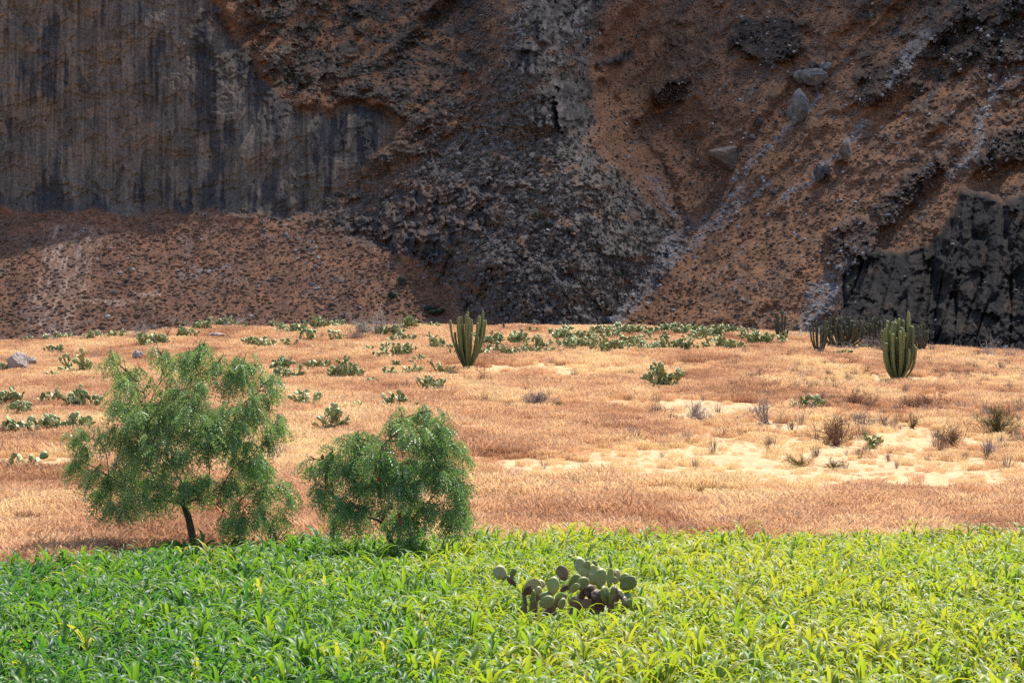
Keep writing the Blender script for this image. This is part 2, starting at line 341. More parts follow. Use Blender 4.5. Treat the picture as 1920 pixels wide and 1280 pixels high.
def tps(U, V, C):
    x = C[:, :2] / 500.0; n = len(C)
    def ph(r2): return np.where(r2 > 0, r2 * np.log(np.maximum(r2, 1e-12)), 0) * 0.5
    K = ph(((x[:, None] - x[None]) ** 2).sum(-1)) + np.eye(n) * 0.002
    Pm = np.concatenate([np.ones((n, 1)), x], 1)
    A = np.block([[K, Pm], [Pm.T, np.zeros((3, 3))]]); w = np.linalg.solve(A, np.concatenate([C[:, 2], np.zeros(3)]))
    u = U / 500.0; v = V / 500.0; out = w[n] + w[n + 1] * u + w[n + 2] * v
    for i in range(n): out = out + w[i] * ph((u - x[i, 0]) ** 2 + (v - x[i, 1]) ** 2)
    return out
cu = np.arange(-240, 2172, 12.0); cv = np.arange(-180, 790, 12.0); CU, CV = np.meshgrid(cu, cv); CD = tps(CU, CV, CP)
fu = (U + 240) / 12; fv = (V + 180) / 12; i0 = np.floor(fv).astype(int); j0 = np.floor(fu).astype(int); a = fu - j0; b = fv - i0
D = (CD[i0, j0] * (1 - a) + CD[i0, j0 + 1] * a) * (1 - b) + (CD[i0 + 1, j0] * (1 - a) + CD[i0 + 1, j0 + 1] * a) * b
WU = U + 26 * fbm(U / 60, V / 60, 4, 51) + 5 * perlin(U / 9, V / 9, 58); WV = V + 22 * fbm(U / 60, V / 60, 4, 61) + 5 * perlin(U / 9, V / 9, 68)
def poly(pts, u=None, v=None):
    u = WU if u is None else u; v = WV if v is None else v
    ins = np.zeros(u.shape, bool); n = len(pts)
    for i in range(n):
        x1, y1 = pts[i]; x2, y2 = pts[(i + 1) % n]
        if y1 == y2: continue
        c = ((y1 > v) != (y2 > v)) & (u < (x2 - x1) * (v - y1) / (y2 - y1) + x1); ins ^= c
    return ins.astype(np.float32)
def blur(m, r):
    r = max(1, int(r / 1.8)); 
    for ax in (0, 1):
        for _ in range(2):
            p = np.pad(m, [(r, r) if q == ax else (0, 0) for q in (0, 1)], mode='edge'); cs = np.cumsum(p, axis=ax, dtype=np.float64)
            cs = np.concatenate([np.zeros_like(cs.take([0], ax)), cs], ax)
            m = ((cs.take(range(2 * r + 1, cs.shape[ax]), ax) - cs.take(range(0, cs.shape[ax] - 2 * r - 1), ax)) / (2 * r + 1)).astype(np.float32)
    return m
def strip(pts, w):
    """distance falloff to a polyline"""
    m = np.full(U.shape, 1e9, np.float32)
    for (x1, y1), (x2, y2) in zip(pts[:-1], pts[1:]):
        dx, dy = x2 - x1, y2 - y1; t = np.clip(((WU - x1) * dx + (WV - y1) * dy) / (dx * dx + dy * dy), 0, 1)
        m = np.minimum(m, np.hypot(WU - x1 - t * dx, WV - y1 - t * dy))
    return 1 - sstep(w * 0.3, w, m)
cliff = poly([(-400,-300),(300,-300),(400,0),(455,90),(500,150),(540,195),(575,205),(620,205),(690,185),(745,215),(735,262),(690,318),(640,352),(600,398),(560,410),(300,404),(150,398),(0,390),(-400,388)])
cliff2 = poly([(755,365),(850,342),(930,352),(935,420),(855,450),(830,512),(760,485),(700,462),(650,440),(690,405)])
talus = poly([(-400,388),(0,392),(300,404),(560,415),(640,438),(700,465),(780,495),(850,545),(872,592),(960,614),(960,900),(-400,900)])
ridge = poly([(965,-300),(965,0),(930,100),(900,200),(830,262),(760,322),(690,390),(640,428),(720,468),(850,545),(870,590),(960,640),(1150,640),(1150,612),(1195,545),(1285,465),(1262,420),(1180,330),(1115,272),(1100,150),(1118,60),(1150,0),(1160,-300)])
crag = np.maximum.reduce([poly([(985,225),(1010,165),(1040,150),(1075,160),(1104,195),(1092,232),(1050,250)]), poly([(960,120),(975,70),(1000,90),(1012,130),(985,150)]), poly([(1088,112),(1104,118),(1114,165),(1110,192),(1092,180)]),
    poly([(1118,122),(1186,82),(1202,108),(1128,132)]), poly([(990,70),(1000,-30),(1040,-60),(1052,30),(1030,75),(1008,85)]), poly([(1052,60),(1066,0),(1110,-30),(1140,-15),(1085,40),(1068,72)])])
nose = poly([(858,492),(935,470),(1100,410),(1205,482),(1192,560),(1150,640),(960,640),(878,590)])
butt = poly([(1560,770),(1566,600),(1582,520),(1628,462),(1690,472),(1742,452),(1795,365),(1832,352),(1870,382),(1925,368),(2300,330),(2300,770)])
butt2 = poly([(1775,770),(1765,560),(1775,440),(1800,365),(1835,352),(1872,384),(2300,330),(2300,770)])
outc = np.maximum.reduce([poly([(1552,440),(1586,400),(1640,418),(1665,470),(1575,520),(1548,486)]), poly([(1368,60),(1440,25),(1510,35),(1515,95),(1440,130),(1395,100)]),
    poly([(1220,175),(1262,148),(1302,160),(1280,190),(1228,190)]), poly([(1612,150),(1680,95),(1705,140),(1660,200),(1610,190)]), poly([(1725,70),(1800,15),(1920,-10),(2200,-60),(2200,90),(1900,120),(1790,130)]),
    poly([(1522,325),(1548,310),(1568,330),(1530,345)]), poly([(1832,300),(1870,250),(1920,235),(2150,200),(2150,300),(1920,300),(1850,325)]),
    poly([(1565,285),(1588,262),(1596,300),(1575,302)]), poly([(1480,140),(1530,120),(1560,140),(1510,165)]), poly([(1640,390),(1700,330),(1760,290),(1770,330),(1700,400),(1650,430)])])
cliffa = blur(poly([(-400,-300),(300,-300),(400,0),(455,90),(500,150),(540,195),(575,205),(620,205),(690,185),(745,215),(735,262),(690,318),(640,352),(600,398),(560,410),(300,404),(150,398),(0,390),(-400,388)]), 26)
cb, tb, rb, gb = blur(cliff, 6), blur(talus, 7), blur(ridge, 9), blur(crag, 5)
bb, bb2, ob, nb, c2b = blur(butt, 4), blur(butt2, 5), blur(outc, 4), blur(nose, 6), blur(cliff2, 5)
slope = np.clip(1 - np.maximum.reduce([cb, tb, rb, bb, gb]), 0, 1)
D = D + 0.8 * cb - 2.6 * c2b * 0 - 4.5 * bb - 4.0 * bb2 * bb - 4.2 * ob - 2.8 * gb - 2.5 * nb
band = poly([(470,420),(560,395),(640,350),(760,300),(800,360),(720,470),(640,440),(560,418)])
band = blur(band, 10); rb = np.maximum(rb, band * .8); slope = np.clip(slope - band, 0, 1)
# relief, metres along the line of sight
r1 = 0.9 * perlin(U / 26, V / 190, 71) + 0.55 * perlin(U / 11, V / 120, 72) + 0.35 * perlin(U / 5.5, V / 45, 73)
pl = fbm(U / 85, V / 70, 4, 74); plates = np.floor(pl * 5 + 0.5) * 0.55
frac = fbm(U / 14, V / 16, 3, 76)
up = sstep(250, 480, U) * sstep(260, 60, V)                                      # upper right of the cliff: broken, tilted rock
D = D + cb * (0.36 * r1 + 0.8 * plates + (0.25 + 0.9 * up) * frac * 0.9 + 1.2 * fbm(U / 120, V / 160, 2, 78))
bil = billow(WU / 48, WV / 40, 4, 80, 0.55); bil2 = billow(U / 17, V / 15, 3, 84, 0.6)
D = D + (rb * (1 - gb)) * (2.3 * (bil - .3) * -1 - 1.4 * (bil2 - .3) + 2.6 * fbm(U / 130, V / 120, 3, 86))
col1 = np.abs(perlin((U + 0.35 * V) / 15, V / 70, 90)) + 0.6 * np.abs(perlin((U + 0.2 * V) / 7, V / 40, 91))
rdg = billow(WU / 70, WV / 85, 4, 93, 0.55)
steep = np.clip(gb + bb * .08 + ob * 0.8 + c2b * .5 + nb * .35, 0, 1)
fa, _ = facets(WU / 52, WV / 64, 1); fb, _ = facets((U + .25 * V) / 17, V / 26, 2); fc, _ = facets(U / 8, V / 10, 3); fd, _ = facets(U / 26, V / 22, 4); fe, _ = facets(U / 11, V / 90, 5)
D = D + steep * (-.9 * (col1 - .35) - 3.2 * (rdg - .3) + .5 * frac + 3.0 * fa + 1.5 * fb + .7 * fc) + bb * (5.0 * (np.abs(perlin(WU / 75, WV / 420, 230)) - .3) - .8 * (col1 - .35) - 1.8 * (rdg - .3) + 1.6 * fa + .35 * fb + 1.8 * np.exp(-(perlin((U + .2 * V) / 34, V / 240, 245) / .07) ** 2) + .14 * perlin(WU / 34, WV / 6, 241) + .3 * fbm(WU / 14, WV / 12, 3, 242))
D = D + (rb * (1 - gb)) * (1.0 * fd + .55 * fc) + cb * (.30 * fe + .8 * up * fd)
dg = U * 0.72 + V * 0.69; dgp = -U * 0.69 + V * 0.72                               # right slope: fall line runs from upper right to lower left
st = fbm(dg / 34, dgp / 260, 4, 96); lumps = fbm(WU / 75, WV / 60, 5, 98, 0.55)
tus = perlin(U / 8, V / 6, 99) + 0.6 * perlin(U / 4.2, V / 3.6, 100)
gul = strip([(1112,60),(1108,150),(1180,262),(1238,345),(1272,425),(1200,545),(1150,620)], 34)
spur = np.abs(perlin((dg + 26 * fbm(U / 80, V / 80, 3, 231)) / 105, dgp / 520, 232)); spur2 = np.abs(perlin((dg + 14 * fbm(U / 40, V / 40, 3, 233)) / 44, dgp / 260, 234))
sw = .45 + .75 * sstep(380, 150, V)
D = D + slope * (sw * (13 * (spur - .32) + 4.0 * (spur2 - .3)) + 1.6 * st + 1.8 * lumps + 0.13 * tus + .5 * fbm(U / 22, V / 20, 3, 101)) + 3.0 * gul * (1 - tb)
ts = fbm(U / 90, V / 200, 3, 104)
D = D + tb * (1.3 * ts + 0.12 * tus + 0.35 * fbm(U / 30, V / 30, 3, 105))
wrk = np.clip(.95 * sstep(380, 520, U) * (1 - sstep(880, 980, U)) * sstep(430, 330, V) + .62 * sstep(1150, 1280, U) * sstep(300, 40, V) + .5 * sstep(1560, 1700, U) * sstep(480, 380, V) + .10, 0, 1) * slope
dl = np.where(U < 1000, WV + .35 * WU, dg * 1.0 + .5 * (WV - V)); dp = np.where(U < 1000, WU - .35 * WV, dgp)
rk = sstep(.30, .02, np.abs(fbm(dl / 46, dp / 120, 4, 190, .6) + .12)) * sstep(-.10, .25, fbm(WU / 90, WV / 70, 3, 194) + .45 * (wrk - .5)) * wrk
rk = np.maximum(rk, wrk * .8 * sstep(.22, .05, spur) * sstep(-.2, .2, fbm(U / 50, V / 40, 3, 236)))
rk = np.maximum(rk, wrk * sstep(.12, .35, fbm(WU / 34, WV / 26, 4, 197, .6)))
D = D - rk * (1.3 + 1.2 * (billow(U / 12, V / 10, 3, 199) * -1 + .3)) + rk * (1.6 * fd + 1.1 * fb + .6 * fc)
MP = at(U, V, D)
# albedo by kind of surface
def C(r, g, b): return np.array([r, g, b], np.float32)
def mix(a, b, m): return a + (b - a) * m[..., None]
sd = lambda s, a, b, lo, hi, o=4: sstep(lo, hi, fbm(U / a, V / b, o, s))
gr = mix(C(.145, .077, .046), C(.205, .106, .058), sd(110, 60, 40, -.35, .35)); gr = mix(gr, C(.085, .058, .043), sd(112, 16, 12, .05, .35) * .35)
sg = fbm(dg / 14, dgp / 150, 3, 238); gr = mix(gr, C(.15, .125, .115), sstep(.22, .5, sg)[...] * sstep(1150, 1300, U) * .6); gr = mix(gr, C(.215, .125, .072), sstep(.2, .5, -sg) * .5)
alb = gr.copy()
gy_ = mix(C(.058, .053, .050), C(.118, .111, .108), sd(120, 12, 9, -.25, .4)); gy_ = mix(gy_, C(.135, .075, .046), sd(122, 45, 30, .05, .35) * .75)
alb = mix(alb, gy_, rb)
leftmid = sstep(400, 520, U) * (1 - sstep(900, 1000, U)) * sstep(520, 250, V)       # broken rock through the slope above the left cliff
alb = mix(alb, C(.060, .054, .048), np.clip(slope * sd(124, 50, 26, -.1, .25) * leftmid, 0, 1))
alb = mix(alb, C(.075, .060, .047), slope * sd(126, 55, 40, .10, .40) * sstep(1150, 1300, U) * .55)
alb = mix(alb, mix(C(.040, .036, .033), C(.105, .098, .092), sd(200, 7, 6, -.1, .5, 3)), rk * .92)
cl = mix(C(.160, .139, .120), C(.100, .092, .082), sd(130, 40, 120, -.3, .3))
stn = sstep(.05, .40, fbm(U / 60, V / 150, 4, 132) * 1.2 + .38 * perlin(U / 8, V / 130, 133) + .15 * fbm(U / 12, V / 12, 3, 134) + .45 * sstep(180, 420, U) * sstep(330, 120, V) - .12 + .35 * sstep(320, 385, V))
cl = mix(cl, C(.042, .044, .052), stn * .88); cl = mix(cl, C(.19, .145, .115), sd(136, 70, 50, .22, .4) * (1 - stn) * .6)
cl = mix(cl, C(.055, .042, .032), up * sd(138, 30, 30, -.3, .3) * .8)
cl = cl * (1 + .32 * perlin(U / 3.6, V / 150, 246) + .22 * perlin(U / 9, V / 200, 247))[..., None]; alb = mix(alb, cl, cb * np.clip(sstep(.25, .75, cliffa + .35 * fbm(U / 16, V / 22, 4, 240)) + sstep(300, 360, V) * (U < 560), 0, 1)); alb = mix(alb, mix(C(.10, .075, .062), C(.040, .040, .046), sd(140, 18, 60, -.2, .25)), c2b)
cg = mix(C(.034, .033, .033), C(.105, .10, .10), sd(144, 9, 30, -.2, .45)); alb = mix(alb, cg, gb)
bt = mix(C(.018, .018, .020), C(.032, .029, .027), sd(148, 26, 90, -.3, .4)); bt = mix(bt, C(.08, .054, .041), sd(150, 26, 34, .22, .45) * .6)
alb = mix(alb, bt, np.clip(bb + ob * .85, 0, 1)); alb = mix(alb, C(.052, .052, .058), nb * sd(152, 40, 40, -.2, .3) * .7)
tl = mix(C(.122, .068, .047), C(.172, .090, .055), sd(160, 70, 40, -.3, .3)); tl = mix(tl, C(.058, .045, .038), sd(162, 9, 6, .02, .35, 2) * .5)
tl = mix(tl, C(.125, .105, .096), sd(163, 50, 25, .15, .4) * .5); alb = mix(alb, tl, tb)
scree = np.zeros_like(U)
for pts, w in (([(1215,335),(1268,410)],11), ([(1290,420),(1205,545),(1150,605)],26), ([(1730,55),(1672,160)],15), ([(1925,105),(1842,195),(1828,290),(1775,335)],18), ([(1572,515),(1535,570),(1515,625)],34),
               ([(1440,345),(1335,425)],10), ([(1620,230),(1560,300),(1480,370)],12), ([(1090,10),(1075,55)],12), ([(1390,350),(1310,440),(1240,520)],12), ([(1545,150),(1500,215),(1380,330)],10)):
    scree = np.maximum(scree, strip(pts, w))
scree *= sstep(-.35, .1, fbm(U / 10, V / 10, 3, 170)); alb = mix(alb, C(.165, .160, .165), scree * (1 - bb) * .85)
us = U + .28 * (V - 540); dust = np.maximum.reduce([strip([(118,440),(95,540),(55,660)], 40), strip([(160,450),(122,560),(85,660)], 44)]) * np.clip(.25 + 1.5 * sstep(-.05, .4, fbm(us / 7, V / 60, 3, 172)) * sstep(-.3, .15, fbm(us / 16, V / 22, 3, 173)), 0, 1) * .8
dust = np.maximum(dust, strip([(160,560),(230,562),(300,550)], 4) * .7); alb = mix(alb, C(.30, .235, .195), dust * tb * .8)
alb = mix(alb, C(.16, .155, .16), tb * strip([(350,518),(430,505)], 16) * sd(174, 10, 8, -.1, .2) * .8)
gully_dry = strip([(1110,260),(1180,300),(1250,380),(1290,440)], 26); alb = mix(alb, C(.175, .098, .062), gully_dry * .35 * (1 - gb))
fine = 1 + .30 * perlin(U / 6.5, V / 4.5, 220) + .22 * perlin(U / 3.4, V / 2.6, 221)
alb = alb * np.array([1.07, .96, .85]) * (1 + (.42 * tb + .22 * slope + .30 * rb) * (1 - .5 * rk))[..., None] * (1 + (fine - 1) * (1 - .6 * cb))[..., None]; alb = np.clip(alb, 0, .6)
MPf = MP.reshape(-1, 3); ALB = alb.reshape(-1, 3)
mtn = bpy.data.objects.new("mountain", None); COL.objects.link(mtn); mtn.location = (0, 330, 9)
tag(mtn, "dark rocky mountainside with cliffs and brown slopes behind the hill", None, None, "structure")
mtn.empty_display_size = 1
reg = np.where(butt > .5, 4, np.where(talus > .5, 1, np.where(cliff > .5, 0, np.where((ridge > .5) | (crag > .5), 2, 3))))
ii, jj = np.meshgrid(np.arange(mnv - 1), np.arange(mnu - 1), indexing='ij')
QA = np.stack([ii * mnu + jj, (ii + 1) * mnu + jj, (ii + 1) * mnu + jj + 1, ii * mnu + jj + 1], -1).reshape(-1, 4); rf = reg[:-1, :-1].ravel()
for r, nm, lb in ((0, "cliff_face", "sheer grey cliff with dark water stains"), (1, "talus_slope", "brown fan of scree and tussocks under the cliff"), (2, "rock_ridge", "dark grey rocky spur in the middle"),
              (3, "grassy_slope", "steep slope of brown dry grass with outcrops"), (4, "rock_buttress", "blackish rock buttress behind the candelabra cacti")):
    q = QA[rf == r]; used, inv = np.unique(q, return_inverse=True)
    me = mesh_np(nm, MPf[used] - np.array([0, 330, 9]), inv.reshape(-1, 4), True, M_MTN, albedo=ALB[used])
    o = link(nm, me, mtn); o["label"] = lb
def mtn_at(px, py):
    i = int(np.clip(round((py + 170) / 1.8), 0, mnv - 1)); j = int(np.clip(round((px + 230) / 1.8), 0, mnu - 1)); return MP[i, j].astype(float), float(D[i, j])

# ------------------------------------------------------------------ small masses on the mountain: tussocks, grey bushes, stones
def lump(seed, spiky=0.35, n=(9, 6), flat=0.75):
    r = np.random.default_rng(seed); nu_, nv_ = n
    th = np.linspace(0, 2 * np.pi, nu_, endpoint=False); ph = np.linspace(0.05, 0.62 * np.pi, nv_)
    T, Ph = np.meshgrid(th, ph); rr = 1 + spiky * (r.random(T.shape) - 0.5) * 2
    Vv = np.stack([rr * np.sin(Ph) * np.cos(T), rr * np.sin(Ph) * np.sin(T), rr * np.cos(Ph) * flat], -1) * 0.5
    i, j = np.meshgrid(np.arange(nv_ - 1), np.arange(nu_), indexing='ij'); jn = (j + 1) % nu_
    return Vv.reshape(-1, 3), np.stack([i * nu_ + j, (i + 1) * nu_ + j, (i + 1) * nu_ + jn, i * nu_ + jn], -1).reshape(-1, 4)
def spray_bush(seed, n, h, spread, w, mat):
    """a rounded bush of many thin upright blades"""
    r = np.random.default_rng(seed); b = MB()
    az = r.random(n) * 2 * np.pi; tilt = np.abs(r.normal(0, spread, n)); L = h * (0.6 + 0.5 * r.random(n))
    d = np.stack([np.sin(tilt) * np.cos(az), np.sin(tilt) * np.sin(az), np.cos(tilt)], -1)
    base = np.stack([np.cos(az), np.sin(az), 0 * az], -1) * (r.random(n) * h * 0.25)[:, None]
    side = np.stack([-np.sin(az + r.normal(0, .8, n)), np.cos(az), 0 * az], -1) * w
    tip = base + d * L[:, None]; mid = base + d * (L * .55)[:, None]
    for i in range(n): b.add([base[i] - side[i] * .4, base[i] + side[i] * .4, mid[i] + side[i], mid[i] - side[i], tip[i] + side[i] * .3, tip[i] - side[i] * .3], [(0, 1, 2, 3), (3, 2, 4, 5)], r.random())
    return b.mesh("spray", mat, False)
def stone(seed, mat):
    r = np.random.default_rng(seed); v, q = lump(seed, 0.3, (7, 5), 0.9); v[:, 0] *= 0.8 + .7 * r.random(); v[:, 2] *= 0.6 + .5 * r.random(); return mesh_np("stone", v, q, False, mat)
tussocks = []
for i in range(5):
    v, q = lump(200 + i, 0.30, (10, 6), 0.5); tussocks.append(mesh_np("tussock", v * 1.0, q, True, M_SCRUB))
gbushes = []
for i in range(5):
    b = MB(); v, q = lump(300 + i, 0.32, (12, 8), 0.75); b.add(v * 0.8, q); gbushes.append(b.mesh("bush", M_GBUSH, True))
gbushes += [spray_bush(310 + i, 60, 0.8, 0.85, 0.06, M_GBUSH) for i in range(4)]
stones = [stone(400 + i, M_STONE) for i in range(6)]
inview = (U > -150) & (U < 2070) & (V > -120)
def pick(dens, n, seed):
    r = np.random.default_rng(seed); p = (dens * inview).ravel().astype(float); p /= p.sum()
    k = r.choice(p.size, n, p=p); P = MPf[k] + r.normal(0, .06, (n, 3)); return k, P, r
rough_bare = 1 - np.clip(cb + gb + bb * .75 + scree * .9 + dust * .8 + c2b, 0, 1)
clump = sstep(-.3, .35, fbm(U / 26, V / 20, 3, 180))
k, P, r = pick(rough_bare * (tb * 1.1 + slope * (.45 + clump) * (1 - .8 * rk) + rb * .25), 52000, 11)
tn = np.clip(r.normal(.50, .12, len(k)) - .30 * (r.random(len(k)) < .08), 0, .9); tn[r.random(len(k)) < .01] = 1.0
o = scatter("tussocks", P, r.random(len(k)) * 6.3, (.20 + .50 * r.random(len(k)) ** 3.5), r.integers(0, 5, len(k)), tn, tussocks)
tag(o, "brown and dark grass tussocks scattered over the mountain slopes", "tussocks")
k, P, r = pick(rough_bare * (rb * 1.3 * (.3 + clump) + slope * leftmid * clump * .9 + slope * .06 + tb * .012) + bb * .004, 10000, 12)
tn = np.clip(r.normal(.38, .20, len(k)), 0, .92); tn[r.random(len(k)) < .03] = 1.0
o = scatter("grey_bushes", P, r.random(len(k)) * 6.3, (.28 + .70 * r.random(len(k)) ** 2.5), r.integers(0, 9, len(k)), tn, gbushes)
tag(o, "grey leafless bushes covering the rocky spur", "bushes")
k, P, r = pick(scree * (1 - cb) * 1.6 + slope * .16 * sstep(1200, 1300, U) + tb * .035 + tb * .5 * strip([(560, 430), (620, 560)], 40) + rb * .03 + gul * .4 + ob * .3 + bb * .015, 6500, 13)
o = scatter("scree_stones", P, r.random(len(k)) * 6.3, (.14 + .65 * r.random(len(k)) ** 5), r.integers(0, 6, len(k)), np.clip(r.normal(.6, .25, len(k)), 0, 1), stones, r.normal(0, .5, (len(k), 2)))
tag(o, "pale grey scree stones strewn down the mountain slopes", "stones")

# ------------------------------------------------------------------ the cloud whose shadow lies on the mountain (an unseen closed body of thin vapour, placed and shaped to shade it, 500 m up)
def cloud():
    xs = np.linspace(-160, 640, 90); ys = np.linspace(430, 960, 62); X_, Y_ = np.meshgrid(xs, ys)
    e = np.minimum.reduce([(X_ + 150) / 90, (630 - X_) / 90, (Y_ - 448 + 14 * sstep(170, 220, X_) - 16 * fbm(X_ / 70, Y_ / 70, 3, 211)) / 30, (950 - Y_) / 90]); e = np.clip(e + .18 * fbm(X_ / 40, Y_ / 40, 3, 210), 0, 1)
    th = (46 + 105 * sstep(535, 670, Y_)) * np.sqrt(e) * (1 + .35 * fbm(X_ / 60, Y_ / 60, 4, 212)); th[0] = th[-1] = 0; th[:, 0] = th[:, -1] = 0  # thickened towards the back to dim the upper mountain more
    T_ = np.stack([X_, Y_, 500 + th + .2], -1).reshape(-1, 3); B_ = np.stack([X_, Y_, 500 - th * .12 - .2], -1).reshape(-1, 3); n_, m_ = X_.shape; i, j = np.meshgrid(np.arange(n_ - 1), np.arange(m_ - 1), indexing='ij')
    q = np.stack([i * m_ + j, i * m_ + j + 1, (i + 1) * m_ + j + 1, (i + 1) * m_ + j], -1).reshape(-1, 4); N_ = n_ * m_; ring = [j_ for j_ in range(m_)] + [i_ * m_ + m_ - 1 for i_ in range(1, n_)] + [(n_ - 1) * m_ + j_ for j_ in range(m_ - 2, -1, -1)] + [i_ * m_ for i_ in range(n_ - 2, 0, -1)]
    sideq = np.array([(a_ + N_, b_ + N_, b_, a_) for a_, b_ in zip(ring, ring[1:] + ring[:1])])
    k = N("cloud_vapour"); v = k.n("ShaderNodeVolumePrincipled"); v.inputs["Color"].default_value = (1, 1, 1, 1); v.inputs["Density"].default_value = CLOUD_DENSITY; v.inputs["Anisotropy"].default_value = 0.4; k.put(k.out.inputs["Volume"], v.outputs[0])
    return mesh_np("cloud", np.concatenate([T_, B_]), np.concatenate([q, q[:, ::-1] + N_, sideq]), True, k.m)
CLOUD_DENSITY = 0.017
tag(link("cloud", cloud()), "unseen cloud above the mountain, placed and shaped to shade it", "cloud", None, "stuff")

# ------------------------------------------------------------------ boulders
def boulder_mesh(name, seed, sx, sy, sz, mat, cuts=15, sub=4):
    import bmesh
    bm = bmesh.new(); bmesh.ops.create_icosphere(bm, subdivisions=sub, radius=1.0); r = np.random.default_rng(seed)
    Vv = np.array([v.co[:] for v in bm.verts])
    for _ in range(cuts):
        n = r.normal(size=3); n /= np.linalg.norm(n); h = 0.48 + 0.32 * r.random(); d = Vv @ n; ex = np.maximum(d - h, 0); Vv -= ex[:, None] * n * 0.96
    s1 = fbm(Vv[:, 0] * 1.8 + Vv[:, 2] * .7, Vv[:, 1] * 1.8 + Vv[:, 2] * 1.3, 4, seed); Vv *= (1 + 0.17 * s1 + .06 * fbm(Vv[:, 0] * 7 + Vv[:, 2] * 3, Vv[:, 1] * 7 + Vv[:, 2] * 6, 3, seed + 5))[:, None]
    cr = np.abs(perlin(Vv[:, 0] * 1.5 + seed, Vv[:, 2] * 1.5 + Vv[:, 1], seed)); Vv *= (1 - 0.10 * np.exp(-(cr / .05) ** 2))[:, None]
    Vv *= np.array([sx, sy, sz]) / 2
    for v, c in zip(bm.verts, Vv): v.co = c
    me = bpy.data.meshes.new(name); bm.to_mesh(me); bm.free(); me.materials.append(mat); return me
BOULD = [  # px, py of base centre, width px, height px, material, label, on the mountain?
 (1497, 228, 40, 62, M_ROCKG, "tall pale grey boulder standing upright on the brown mountain slope", 1), (1355, 318, 66, 40, M_ROCKB, "wide rounded brown boulder lying low on the mountain slope", 1),
 (1522, 158, 44, 30, M_ROCKG, "pale angular slab of rock above the tall upright boulder", 1), (1497, 157, 24, 22, M_ROCKG, "small grey boulder touching the left end of the pale slab", 1),
 (1548, 134, 26, 16, M_ROCKG, "small pale rock highest up above the pale slab", 1), (1421, 240, 17, 18, M_ROCKD, "small dark round boulder left of the tall upright boulder", 1),
 (1534, 338, 20, 26, M_ROCKD, "small dark pointed boulder in the middle of the mountain slope", 1), (1548, 330, 18, 18, M_ROCKD, "dark blocky rock just right of the dark pointed boulder", 1), (1582, 296, 22, 28, M_ROCKB, "brown stump-like rock below the dark cliff band on the slope", 1),
 (1452, 366, 13, 14, M_ROCKG, "little pale boulder low on the brown slope below the rounded boulder", 1), (1410, 262, 12, 9, M_ROCKG, "tiny pale rock below the small dark round boulder", 1),
 (1146, 624, 30, 26, M_ROCKG, "pale boulder at the foot of the gully above the crest", 1), (1120, 622, 22, 14, M_ROCKD, "low grey boulder beside the pale boulder at the gully foot", 1), (1512, 594, 9, 8, M_ROCKG, "small whitish rock beside the grey scree fan", 1),
 (34, 702, 50, 36, M_ROCKP, "large cracked pinkish boulder at the left edge of the hill", 0), (56, 694, 34, 26, M_ROCKP, "pinkish boulder leaning on the right side of the cracked boulder", 0), (22, 700, 20, 26, M_ROCKP, "narrow pinkish rock at the left foot of the cracked boulder", 0),
 (259, 678, 28, 17, M_ROCKP, "small pinkish rock behind the top of the larger pepper tree", 0), (404, 636, 38, 13, M_ROCKP, "flat pale rock on the crest above the larger pepper tree", 0)]
for n, (px, py, w, h, m, lb, onm) in enumerate(BOULD):
    if onm: p, d = mtn_at(px, py)
    else: p = ground_hit(px, py); d = topix(p)[2]
    sx, sz = (w * d / F * 1.3, h * d / F * 1.35) if onm else (w * d / F * 1.15, h * d / F * 1.6)
    o = link("boulder", boulder_mesh("boulder", 40 + n, sx, min(sx, sz) * 1.1 if onm else sx * .8, sz, m), None, (p[0], p[1] - (0.30 * sx if onm else 0), p[2] + sz * .36))
    o.rotation_euler = (0, 0, rng.random() * .8 - .4); tag(o, lb, "boulder", "boulders on the mountain" if onm else "boulders on the hill")

# ------------------------------------------------------------------ dry grass on the hill
def grass_patch(seed, n, R, h):
    r = np.random.default_rng(seed); b = MB()
    a = r.random(n) * 2 * np.pi; rad = R * np.sqrt(r.random(n)); lean = r.normal(0.30, .22, n); ld = r.normal(0.6, 1.2, n); L = h * (0.55 + .6 * r.random(n))
    X, Y = rad * np.cos(a), rad * np.sin(a); fa = r.random(n) * np.pi
    w = 0.0075 + 0.007 * r.random(n)
    V_ = np.zeros((n, 6, 3)); dx, dy = np.cos(ld) * np.sin(lean), np.sin(ld) * np.sin(lean); sx, sy = np.cos(fa) * w, np.sin(fa) * w
    for kk, (t, ws) in enumerate(((0, .7), (.6, .6), (1, 1.4))):
        cx = X + dx * L * t * (0.6 + .8 * t); cy = Y + dy * L * t * (0.6 + .8 * t); cz = L * t * (1 - .12 * t) - .03
        V_[:, 2 * kk] = np.stack([cx - sx * ws, cy - sy * ws, cz], -1); V_[:, 2 * kk + 1] = np.stack([cx + sx * ws, cy + sy * ws, cz], -1)
    base = np.arange(n)[:, None] * 6
    Q = np.concatenate([base + np.array([[0, 1, 3, 2]]), base + np.array([[2, 3, 5, 4]])])
    return mesh_np("grass", V_.reshape(-1, 3), Q, False, M_GRASS)
gv = [grass_patch(500 + i, 150, .55, .38 + .07 * (i % 4)) for i in range(8)]
n = 95000; r = np.random.default_rng(21)
Y = np.where(r.random(n) < .72, np.sqrt(50 ** 2 + (228 ** 2 - 50 ** 2) * r.random(n)), 50 + 60 * r.random(n) ** 1.3); X = (r.random(n) * 2 - 1) * (.285 * Y + 5)
sm = sand_mask(X, Y); big = fbm(X / 9, Y / 16, 4, 41); mid_ = fbm(X / 2.5, Y / 5, 3, 43)
keep = (Y > maize_edge(X) + .3) & (r.random(n) > sm * .92) & (r.random(n) < np.clip(.9 + 1.0 * mid_, .35, 1))
X, Y, sm, big, mid_ = X[keep], Y[keep], sm[keep], big[keep], mid_[keep]; n = len(X)
